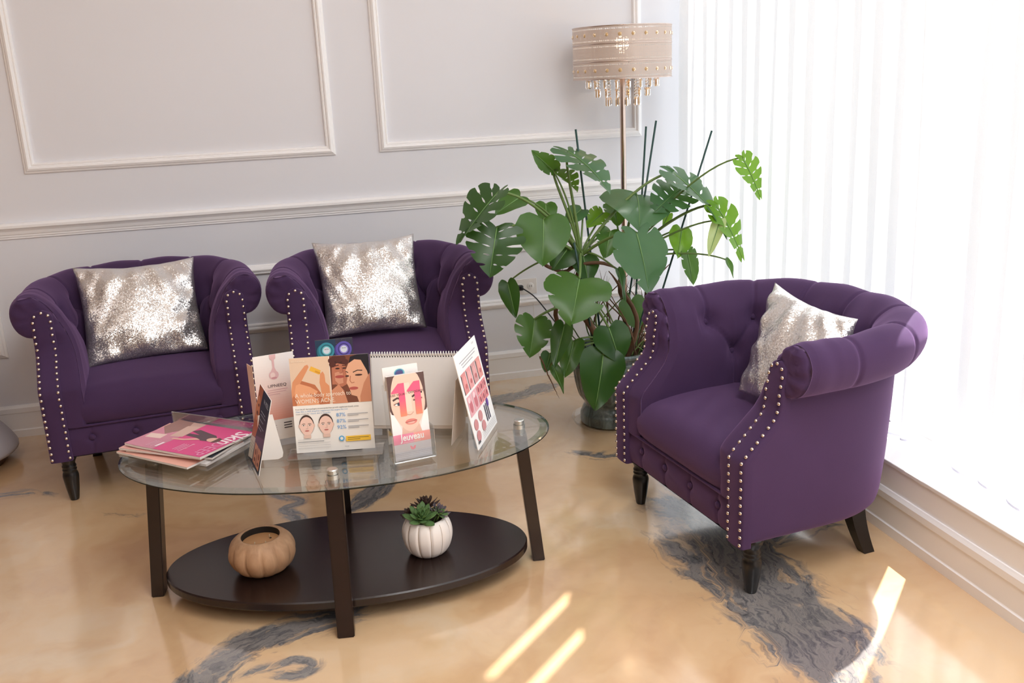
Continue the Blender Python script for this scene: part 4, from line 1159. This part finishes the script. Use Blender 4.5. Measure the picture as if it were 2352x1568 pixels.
def planter():
    r = empty('succulent_planter', (.306, -1.742, SZ)); tag(r, 'white ceramic pumpkin pot of succulents on the lower shelf', 'planter')
    prof = catmull([(.030, 0), (.044, .001), (.060, .016), (.070, .040), (.0735, .064), (.070, .088), (.060, .106), (.052, .111), (.047, .108), (.046, .098)], 36)
    def rib(a, t, rr): return 1 - .07 * math.exp(-(math.sin(a * 6) / .30) ** 2) * math.sin(PI * min(1, t * 1.1)) ** .6
    v, f = lathe([tuple(p) for p in prof], 168, rib, cap1=False); obj('pot', v, f, M['ceramic'], r)
    for k in range(12):
        a = k * PI / 6; pts = []
        for j in range(2, 30, 1):
            rr, z = prof[j]; q = rr * rib(a, j / 35, rr) + .0002; pts.append((q * math.cos(a), q * math.sin(a), z))
        v, f = tube(pts, .0007, 5); obj('gold_line', v, f, M['gold_line'], r)
    v, f = lathe([(.0001, .100), (.046, .099)], 24, cap0=False, cap1=False); obj('soil', v, f, M['soil'], r)
    # a succulent leaf: fat pointed paddle along +x
    def leaf_data(L, W, th, mat):
        V = []; n = 8
        for i in range(n):
            t = i / (n - 1); w = W * (math.sin(PI * min(1, t * .78 + .12)) ** .8) * (1 if t < .8 else 1 - ((t - .8) / .2) ** 2 * .96); h = th * (1 - t ** 3)
            cz = .22 * L * t * t
            for a in range(6):
                q = 2 * PI * a / 6; V.append((L * t, w * math.cos(q) / 2, cz + h * math.sin(q) / 2 + .12 * W * abs(math.cos(q))))
        F = grid_faces(n, 6, cv=True) + [tuple(range(6)), tuple((n - 1) * 6 + a for a in range(6))[::-1]]
        return data_mesh('leaf', V, F, mat)
    for cx, cy, z, s, mat, tx, ty, cnt in ((-.014, -.022, .118, 1.15, 'succ_green', .35, -.2, 24), (.026, -.010, .122, .85, 'succ_purple', .25, .5, 22), (.004, .024, .130, .95, 'succ_red', -.3, .1, 22),
                                           (-.032, .012, .116, .75, 'succ_red', .1, -.5, 16), (.030, -.022, .126, .55, 'succ_green', .45, .3, 14)):
        s *= 1.45; ro = empty('rosette', (cx * 1.15, cy * 1.15, z - .004), (tx, ty, random.random())); ro.parent = r
        ld = leaf_data(.036 * s, .0155 * s, .005 * s, M[mat])
        for k in range(cnt):
            a = k * 2.39996; lv = k / cnt
            el = .05 + 1.15 * (1 - (1 - lv) ** 1.1); sc = 1.0 - .55 * lv
            o = link('leaf', ld, ro, (0, 0, .010 * lv)); o.rotation_euler = (0, -el, a); o.scale = (sc, sc, sc)
        v, f = tube([(0, 0, -.025), (0, 0, .004)], .003, 6); obj('stem', v, f, M['stalk'], ro)
planter()

# ------------------------------------------------------------------ monstera in its glazed pot
LEAVES = [
((0.743, -0.95, 1.011),(0.581, -0.98, 0.834),0.232,2,(-0.75, -0.25, 0.6),0.12,0.25,0),
((0.727, -0.98, 0.891),(0.676, -1.05, 0.727),0.213,2,(-0.15, -0.85, 0.5),0.15,0.12,0),
((0.914, -0.93, 0.899),(0.89, -0.98, 0.734),0.206,0,(0, -0.85, 0.5),0.12,0.10,1),
((0.863, -0.8, 0.97),(0.754, -0.84, 0.918),0.100,0,(-0.1, -0.6, 0.8),0.05,0.20,1),
((1.069, -0.75, 1.124),(1.175, -0.93, 0.971),0.204,2,(0.35, -0.55, 0.75),0.25,0.15,3),
((1.024, -0.7, 1.045),(1.146, -0.62, 0.951),0.120,2,(-0.3, -0.25, 0.9),0.10,0.60,1),
((1.018, -0.72, 1.05),(0.949, -0.66, 1.128),0.077,1,(-0.5, -0.3, 0.8),0.10,0.60,1),
((1.358, -0.72, 0.934),(1.277, -0.95, 0.83),0.288,0,(0.05, -0.45, 0.9),0.30,0.10,3),
((1.251, -0.99, 0.831),(1.273, -1.06, 0.603),0.218,1,(0.12, -0.8, 0.6),0.15,0.10,3),
((1.475, -0.8, 1.021),(1.641, -0.96, 0.772),0.201,2,(0.45, -0.45, 0.75),0.25,0.20,3),
((1.526, -0.78, 0.957),(1.356, -0.88, 0.877),0.185,2,(-0.1, -0.6, 0.75),0.20,0.12,3),
((1.668, -1.0, 1.078),(1.732, -1.03, 0.919),0.107,2,(0.1, -0.75, 0.55),0.15,0.15,2),
((1.602, -0.92, 0.9),(1.686, -0.99, 0.682),0.130,2,(0.2, -0.7, 0.6),0.20,0.20,2),
((1.603, -0.95, 0.84),(1.544, -0.98, 0.713),0.056,0,(-0.4, -0.7, 0.5),0.10,0.30,4),
((1.514, -0.8, 0.793),(1.479, -0.84, 0.688),0.106,0,(0.2, -0.8, 0.5),0.10,0.12,2),
((1.53, -0.82, 0.708),(1.542, -0.85, 0.575),0.086,1,(0.2, -0.8, 0.4),0.10,0.20,1),
((1.64, -0.94, 0.686),(1.662, -0.96, 0.612),0.034,0,(0.5, -0.7, 0.2),0.05,0.40,1),
((1.017, -1.02, 0.685),(0.943, -1.14, 0.545),0.247,1,(-0.05, -0.6, 0.8),0.22,0.10,1),
((1.116, -1.05, 0.498),(1.145, -1.09, 0.365),0.148,0,(0.08, -0.85, 0.45),0.15,0.12,0),
((1.083, -1.08, 0.405),(1.028, -1.13, 0.211),0.173,0,(0.05, -0.85, 0.5),0.15,0.10,0),
((0.811, -0.75, 0.635),(0.832, -0.78, 0.499),0.078,0,(-0.4, -0.8, 0.3),0.12,0.30,0),
((0.887, -0.85, 0.506),(0.848, -0.9, 0.369),0.150,1,(0.05, -0.85, 0.5),0.15,0.15,1),
((0.969, -0.97, 0.501),(0.912, -1.02, 0.357),0.081,0,(-0.5, -0.7, 0.35),0.10,0.30,0),
((1.032, -0.88, 0.411),(0.978, -0.92, 0.28),0.097,0,(0.1, -0.8, 0.5),0.10,0.15,1),
((0.943, -0.85, 0.362),(0.913, -0.88, 0.297),0.068,0,(0, -0.85, 0.5),0.10,0.12,3),
((0.941, -0.9, 0.327),(0.973, -0.93, 0.218),0.044,0,(0.3, -0.8, 0.2),0.10,0.40,1),
((1.041, -0.8, 0.757),(0.966, -0.84, 0.686),0.117,0,(-0.1, -0.7, 0.6),0.10,0.10,0),
((1.127, -0.72, 0.895),(1.047, -0.76, 0.845),0.081,0,(-0.1, -0.6, 0.8),0.15,0.20,3),
((1.223, -0.7, 0.871),(1.137, -0.75, 0.826),0.094,1,(-0.1, -0.7, 0.7),0.15,0.20,2),
((1.224, -0.78, 0.81),(1.183, -0.82, 0.71),0.105,1,(0, -0.8, 0.5),0.12,0.15,1),
((0.983, -0.72, 0.926),(0.968, -0.78, 0.847),0.087,0,(0, -0.7, 0.7),0.10,0.10,1),
((1.304, -0.78, 0.523),(1.328, -0.8, 0.403),0.126,0,(0.05, -0.85, 0.4),0.10,0.10,1),
((1.512, -0.68, 0.843),(1.473, -0.7, 0.793),0.039,0,(0.2, -0.8, 0.4),0.10,0.30,2),
((1.212, -0.9, 0.674),(1.23, -0.92, 0.558),0.040,0,(0.5, -0.8, 0.2),0.05,0.40,3),
((1.105, -0.8, 0.721),(1.104, -0.86, 0.629),0.117,0,(0.1, -0.8, 0.5),0.10,0.10,0),
((1.287, -0.65, 0.892),(1.286, -0.7, 0.811),0.105,1,(0.1, -0.7, 0.6),0.10,0.15,1),
]
PC = Vector((1.242, -.71, .004))
def leaf_mesh(B, T, W, kind, nh, droop, fold, seed):
    """a monstera leaf: heart outline, lobes parted by slits, bent along its midrib"""
    rs = random.Random(seed)
    B, T, nh = Vector(B), Vector(T), Vector(nh)
    ax = (T - B); L = ax.length; ax.normalize()
    nz = (nh - ax * nh.dot(ax)).normalized(); sd = nz.cross(ax)
    W *= 1.04
    def outline(t):   # t 0 (sinus at the stalk) .. 1 (tip): forward and sideways position in units of L and W/2
        K = [(0, .0, .0), (.05, -.10, .22), (.13, -.14, .52), (.25, -.05, .84), (.40, .16, 1.0), (.55, .38, .93), (.70, .60, .72), (.84, .80, .43), (.94, .93, .17), (1, 1.0, 0)]
        return (float(np.interp(t, [k[0] for k in K], [k[1] for k in K])), float(np.interp(t, [k[0] for k in K], [k[2] for k in K])))
    n_l = {0: 1, 1: 5, 2: 6}[kind]
    nq = {0: 26, 1: 7, 2: 6}[kind]; ns = 11
    V = []; F = []
    ph = rs.uniform(0, 6.28); rip = rs.uniform(.5, 1.2)
    def put(t, s, side):
        f, g = outline(t)
        m = .92 * t ** 1.15
        e = s ** 1.0
        x = m + (f - m) * e; y = g * (s ** .92)
        # bend: droop along the midrib, fold of the two halves, gentle ripple
        X = x * L; Y = side * y * W / 2
        Z = -droop * L * (x - .0) ** 2 + droop * L * .0
        Z += fold * abs(Y) * .8 - .9 * droop * (Y * Y) / max(W, .01) * 1.2
        Z += .010 * rip * s * math.sin(9 * t + ph + side) * (L / .2)
        Z -= .003 * (1 - s) ** 6
        # keep the tip where it was measured
        Z += droop * L * x
        return B + ax * X + sd * Y + nz * Z
    for side in (-1, 1):
        edges = np.linspace(0, 1, n_l + 1)
        if n_l > 1: edges = edges + np.r_[0, [rs.uniform(-.02, .02) for _ in range(n_l - 1)], 0]
        for li in range(n_l):
            a, b = edges[li], edges[li + 1]
            split = kind > 0 and True
            s0a = rs.uniform(.38, .62) if kind == 2 else rs.uniform(.5, 1.0)
            o = len(V)
            for iq in range(nq):
                q = iq / (nq - 1)
                for js in range(ns):
                    s = js / (ns - 1)
                    gl = gr = 0.0
                    for which in (0, 1):
                        ei = li + which
                        if ei == 0 or ei == n_l: continue
                        k0 = SPL[(seed, side, ei)] if (seed, side, ei) in SPL else SPL.setdefault((seed, side, ei), rs.uniform(.40, .70) if kind == 2 else rs.uniform(.52, 1.25))
                        wdt = SPW[(seed, side, ei)] if (seed, side, ei) in SPW else SPW.setdefault((seed, side, ei), rs.uniform(.06, .13) if kind == 2 else rs.uniform(.04, .10))
                        g = wdt * (smooth01((s - k0) / .16) * (.75 + .5 * s)) if s > k0 else 0.0
                        if kind == 2 and k0 > .44: g += .10 * max(0, math.sin(PI * (s - .14) / .20)) if .14 < s < .34 else 0
                        if which == 0: gl = g
                        else: gr = g
                    tq = gl + (1 - gl - gr) * q
                    ss = s * (1 - (.05 * abs(2 * q - 1) ** 3 if n_l > 1 else 0))
                    V.append(put(a + (b - a) * tq, ss, side))
            for f in grid_faces(nq, ns, flip=(side > 0)): F.append(tuple(i + o for i in f))
    bm = bmesh.new(); bv = [bm.verts.new(v - B) for v in V]
    for f in F:
        try: bm.faces.new([bv[i] for i in f])
        except ValueError: pass
    bmesh.ops.remove_doubles(bm, verts=bm.verts[:], dist=.0007)
    bmesh.ops.recalc_face_normals(bm, faces=bm.faces[:])
    me = bpy.data.meshes.new('leaf'); bm.to_mesh(me); bm.free()
    me.polygons.foreach_set('use_smooth', [True] * len(me.polygons))
    rib = [put(t, 0, 1) + nz * .0012 - B for t in np.linspace(0, 1, 12)]
    return me, rib
SPL = {}; SPW = {}
def monstera():
    r = empty('potted_monstera', PC); tag(r, 'large monstera with split leaves in a glazed grey urn between two armchairs', 'potted plant')
    pot = [(.105, 0), (.127, .001), (.131, .012), (.131, .038), (.126, .050), (.120, .066), (.113, .078), (.113, .086), (.122, .100), (.134, .120), (.146, .16), (.154, .21), (.158, .25), (.156, .262), (.160, .268), (.160, .276), (.156, .283),
           (.166, .296), (.182, .304), (.187, .311), (.185, .319), (.176, .321), (.166, .316), (.160, .300), (.157, .26), (.150, .255)]
    def flute(a, t, rr): return 1 + (.012 * abs(math.sin(a * 15)) if .38 < t < .49 else 0)
    v, f = lathe(catmull(pot, 110).tolist(), 120, None, cap1=False)
    V = []
    for x, y, z in v:
        rr = math.hypot(x, y); a = math.atan2(y, x); k = smooth01((z - .10) / .03) * (1 - smooth01((z - .235) / .02)) * (rr > .115)
        s = 1 + .030 * k * (abs(math.sin(a * 14)) ** .7 - .5); V.append((x * s, y * s, z))
    obj('pot', V, f, M['pot'], r)
    n = 40; V = []
    for i in range(9):
        for k in range(n):
            a = 2 * PI * k / n; rr = .157 * i / 8 + .0001; V.append((rr * math.cos(a), rr * math.sin(a), .268 + .006 * math.sin(31 * rr + 3 * a) + random.uniform(-.003, .003)))
    obj('soil', V, [f[::-1] for f in grid_faces(9, n, cv=True)], M['soil'], r)
    rel = lambda p: Vector(p) - PC
    crown = Vector((1.10, -.78, .72)); crown2 = Vector((1.30, -.70, .66)); low = Vector((1.20, -.80, .42))
    def stem(pts, r0, r1, mat='stem', name='stem'):
        P = catmull([tuple(rel(p)) for p in pts], 22); R = [(r0 + (r1 - r0) * i / 21) * (1 if i < 17 else 1 - .16 * (i - 16)) for i in range(22)]
        P = [Vector(p) + Vector((random.uniform(-1, 1), random.uniform(-1, 1), 0)) * .0018 for p in P]
        v, f = tube(P, R, 9); return obj(name, v, f, M[mat], r)
    S0 = [(1.20, -.76, .26), (1.15, -.80, .40), (1.08, -.78, .55), tuple(crown)]
    stem(S0, .015, .012); stem([(1.27, -.70, .26), (1.33, -.66, .42), (1.29, -.70, .56), tuple(crown2)], .013, .010)
    stem([(1.16, -.68, .26), (1.02, -.74, .42), (.99, -.80, .55), (1.03, -.80, .66), tuple(crown)], .010, .008)
    stem([(1.27, -.80, .26), (1.30, -.86, .45), (1.25, -.84, .58), (1.20, -.82, .66)], .010, .008)
    stem([(.94, -.84, .71), (1.02, -.80, .67), (1.08, -.80, .69), (1.16, -.84, .70), (1.25, -.82, .66)], .007, .007)
    stem([(1.33, -.62, .26), (1.42, -.66, .40), (1.40, -.72, .55), (1.46, -.80, .66)], .009, .007)
    # dry aerial roots and thin stems around the middle
    for k in range(34):
        a = random.uniform(0, 2 * PI); b = PC + Vector((.11 * math.cos(a), .11 * math.sin(a), .26)); c = (crown, crown2, low)[k % 3] + Vector((random.uniform(-.07, .09), random.uniform(-.05, .05), random.uniform(-.14, .02)))
        m = (b + c) / 2 + Vector((random.uniform(-.09, .09), random.uniform(-.07, .05), random.uniform(-.04, .05)))
        stem([tuple(b), tuple(m), tuple(c)], random.uniform(.0022, .0045), .002, random.choice(('stem', 'stalk', 'stalk', 'stem')), 'thin_stem')
    for k in range(16):   # bent stalks at the right of the pot
        a = random.uniform(-1.6, 1.0); b = PC + Vector((.10 * math.cos(a), .10 * math.sin(a), .26)); c = b + Vector((random.uniform(-.02, .14), random.uniform(-.12, .04), random.uniform(.05, .26)))
        m = (b + c) / 2 + Vector((random.uniform(-.03, .05), 0, random.uniform(.04, .09)))
        stem([tuple(b), tuple(m), tuple(c)], .0035, .002, random.choice(('stalk', 'stalk', 'stem')), 'thin_stem')
    stem([(.90, -.86, .36), (.92, -.90, .29), (.955, -.92, .20)], .0035, .0015, 'stem', 'aerial_root')
    stem([(1.02, -.92, .52), (.97, -.93, .42), (.92, -.92, .33)], .005, .003, 'stem', 'aerial_root')
    for a, b in (((1.112, -.72, 1.20), (1.20, -.74, .27)), ((1.414, -.68, 1.193), (1.34, -.70, .27)), ((1.44, -.72, 1.215), (1.26, -.76, .27)), ((1.661, -.75, 1.166), (1.36, -.75, .27)), ((1.05, -.86, .79), (1.16, -.78, .28)), ((1.36, -.86, .60), (1.30, -.78, .28))):
        v, f = tube([rel(a), rel(b)], .0042, 8); obj('stake', v, f, M['stake'], r)
    for i, (B, T, W, kind, nh, dr, fo, hue) in enumerate(LEAVES):
        me, rib = leaf_mesh(B, T, W, kind, nh, dr, fo, i)
        me.materials.append(M['leaf%d' % hue])
        lf = link('leaf', me, r, rel(B))
        v, f = tube(rib, [.0026 - .002 * k / 11 for k in range(12)], 6); obj('midrib', v, f, M['vein'], lf)
        # stalk from the nearest crown
        Bv = Vector(B)
        if Bv.z > .62: src = crown if Bv.x < 1.28 else crown2
        elif Bv.z > .45: src = Vector((1.12, -.80, .52)) if Bv.x < 1.2 else Vector((1.31, -.72, .52))
        else: src = low - Vector((0, 0, .06))
        if i == 9: src = crown
        dvec = Bv - src; ln = dvec.length
        tip_dir = (Vector(T) - Bv).normalized()
        c1 = src + Vector((dvec.x * .25, dvec.y * .25, max(dvec.z, .1) * .45)); c2 = Bv - tip_dir * ln * .12 - Vector((dvec.x * .22, dvec.y * .22, dvec.z * .18))
        pts = [p - Bv for p in bez(src, c1, c2, Bv, 16)]
        v, f = tube(pts, [(.0048 - .0018 * k / 15) * (1.0 if W < .12 else 1.45) for k in range(16)], 8); obj('leaf_stalk', v, f, M['stalk'], lf)
monstera()
def saucer():
    v, f = lathe([(.0001, .0012), (.150, .0012), (.156, .004), (.166, .022), (.168, .022), (.158, .002), (.152, .0), (.0001, .0)], 64, cap0=False, cap1=False)
    tag(obj('plant_saucer', v, f, M['saucer'], None, loc=(PC.x, PC.y, .0006)), 'clear plastic saucer under the monstera urn', 'saucer')
saucer()

# ------------------------------------------------------------------ floor lamp
def lamp():
    r = empty('floor_lamp', (1.466, -.28, 0)); tag(r, 'floor lamp with a pierced silver drum shade and hanging amber crystals in the corner', 'floor lamp')
    v, f = lathe([(.0001, .0), (.135, 0), (.137, .006), (.130, .016), (.05, .024), (.020, .032), (.014, .05)], 48, cap0=False); obj('base', v, f, M['lamp_metal'], r)
    v, f = lathe([(.0125, .03), (.0125, 1.40), (.008, 1.42), (.008, 1.455)], 24); obj('pole', v, f, M['lamp_metal'], r)
    v, f = lathe([(.016, 1.44), (.018, 1.445), (.018, 1.475), (.015, 1.48)], 20); obj('lamp_socket', v, f, M['lamp_metal'], r)
    bp = catmull([(.010, 1.478), (.014, 1.486), (.026, 1.505), (.030, 1.522), (.024, 1.542), (.0005, 1.553)], 20)
    v, f = lathe(bp.tolist(), 24); obj('bulb', v, f, M['bulb'], r)
    R, z0, z1, n, m = .209, 1.376, 1.587, 160, 13
    V = [(R * math.cos(2 * PI * k / n), R * math.sin(2 * PI * k / n), z0 + (z1 - z0) * j / (m - 1)) for k in range(n + 1) for j in range(m)]
    me = data_mesh('shade', V, grid_faces(n + 1, m), M['shade'])
    uv = me.uv_layers.new(name='UVMap'); arr = np.zeros((len(me.loops), 2))
    for li, lp in enumerate(me.loops):
        k, j = divmod(lp.vertex_index, m); arr[li] = (R * 2 * PI * k / n, (z1 - z0) * j / (m - 1))
    uv.data.foreach_set('uv', arr.ravel()); link('shade', me, r)
    for z in (z0 + .001, z0 + .0703, z0 + .1407, z1 - .001):
        t = [(R * math.cos(2 * PI * k / 96), R * math.sin(2 * PI * k / 96), z) for k in range(97)]
        v, f = tube(t, .0022, 6, cap=False); obj('shade_rim', v, f, M['lamp_metal'], r)
    for k in range(3):
        a = 2 * PI * k / 3 + .3; v, f = tube([(.012 * math.cos(a), .012 * math.sin(a), 1.44), (R * math.cos(a), R * math.sin(a), 1.44)], .002, 6); obj('shade_spoke', v, f, M['lamp_metal'], r)
    jv, jf = lathe([(.0001, .0045), (.004, .0038), (.008, .001), (.008, 0)], 8, cap0=False); jm = data_mesh('jewel', jv, jf, M['jewel'], smooth=False)
    for zz in (z0 + .0352, z1 - .0352):
        for k in range(24):
            a = 2 * PI * (k + .5) / 24; o = link('jewel', jm, r, (R * math.cos(a), R * math.sin(a), zz)); o.rotation_euler = Vector((math.cos(a), math.sin(a), 0)).to_track_quat('Z', 'Y').to_euler()
    dv, df = lathe([(.0004, .0), (.006, -.004), (.0085, -.012), (.0085, -.032), (.006, -.038), (.0004, -.040)], 8); dm = data_mesh('crystal_drop', dv, df, M['crystal'], smooth=False)
    sv, sf = lathe([(.0004, .0), (.0055, -.006), (.0004, -.012)], 8); sm = data_mesh('crystal_bead', sv, sf, M['crystal'], smooth=False)
    for rr, nk, dep in ((.150, 18, 0), (.112, 14, 1), (.070, 10, 2)):
        t = [(rr * math.cos(2 * PI * k / 48), rr * math.sin(2 * PI * k / 48), z0 + .004) for k in range(49)]
        v, f = tube(t, .0025, 6, cap=False); obj('crystal_ring', v, f, M['lamp_metal'], r)
        for k in range(nk):
            a = 2 * PI * k / nk + .1 * dep; x, y = rr * math.cos(a), rr * math.sin(a); z = z0 + .002
            for q in range(dep * 3): link('crystal_bead', sm, r, (x, y, z)); z -= .0125
            link('crystal_drop', dm, r, (x, y, z - .001))
    for k in range(3):
        a = 2 * PI * k / 3 + .3; v, f = tube([(.012 * math.cos(a), .012 * math.sin(a), z0 + .004), (.15 * math.cos(a), .15 * math.sin(a), z0 + .004)], .0016, 6); obj('crystal_spoke', v, f, M['lamp_metal'], r)
lamp()

# ------------------------------------------------------------------ wall outlet, plug and lead; grey bench end at far left
def outlet():
    r = empty('wall_outlet', (1.068, 0, .447)); tag(r, 'white double wall outlet low on the back wall behind the monstera', 'outlet')
    obj('face_plate', *box(-.058, -.005, -.037, .058, 0, .037, .002), M['outlet'], r, smooth=False)
    for x in (-.026, .026):
        v, f = lathe([(.0001, .0062), (.0165, .0062), (.018, .005)], 28, cap0=False, cap1=False)
        o = obj('socket', v, f, M['outlet'], r, rot=(PI / 2, 0, 0), loc=(x, 0, 0)); 
        for s in (-.005, .005): obj('slot', *box(x + s - .001, -.0066, -.004, x + s + .001, -.006, .006), M['char'], r, smooth=False)
outlet()
def lead():
    r = empty('power_lead', (1.042, -.0068, .447)); tag(r, 'black power lead plugged into the outlet, drooping behind the monstera', 'cord')
    obj('plug', *box(-.012, -.026, -.012, .012, 0, .012, .004), M['black_plastic'], r)
    P = [(0, -.025, 0), (.012, -.045, -.004), (.06, -.06, -.045), (.12, -.08, -.13), (.19, -.12, -.24), (.27, -.20, -.36), (.34, -.26, -.44), (.42, -.27, -.442)]
    v, f = tube(catmull(P, 40).tolist(), .0032, 8); obj('cable', v, f, M['black_plastic'], r)
lead()
def lead2():
    P = [(1.100, -.008, .405), (1.103, -.012, .36), (1.106, -.016, .28), (1.112, -.02, .18), (1.13, -.03, .06), (1.2, -.06, .004), (1.3, -.10, .004)]
    v, f = tube(catmull(P, 40).tolist(), .0014, 6)
    tag(obj('thin_wire', v, f, M['outlet']), 'thin pale wire running down the wall below the outlet', 'wire')
lead2()
def bench():
    r = empty('flared_stool', (-1.415, -.295, 0)); tag(r, 'flared grey stool on a dark brown plinth at the far left edge', 'stool')
    v, f = lathe([(.0001, 0), (.215, 0), (.225, .03), (.235, .055)], 48, cap0=False, cap1=False); obj('plinth', v, f, M['bench_base'], r)
    pr = catmull([(.268, .050), (.270, .060), (.250, .10), (.205, .17), (.172, .25), (.158, .40), (.158, .52), (.170, .56), (.172, .59), (.160, .615), (.08, .62), (.0005, .62)], 60)
    v, f = lathe(pr.tolist(), 64, cap1=False); obj('seat_drum', v, f, M['bench'], r)
bench()
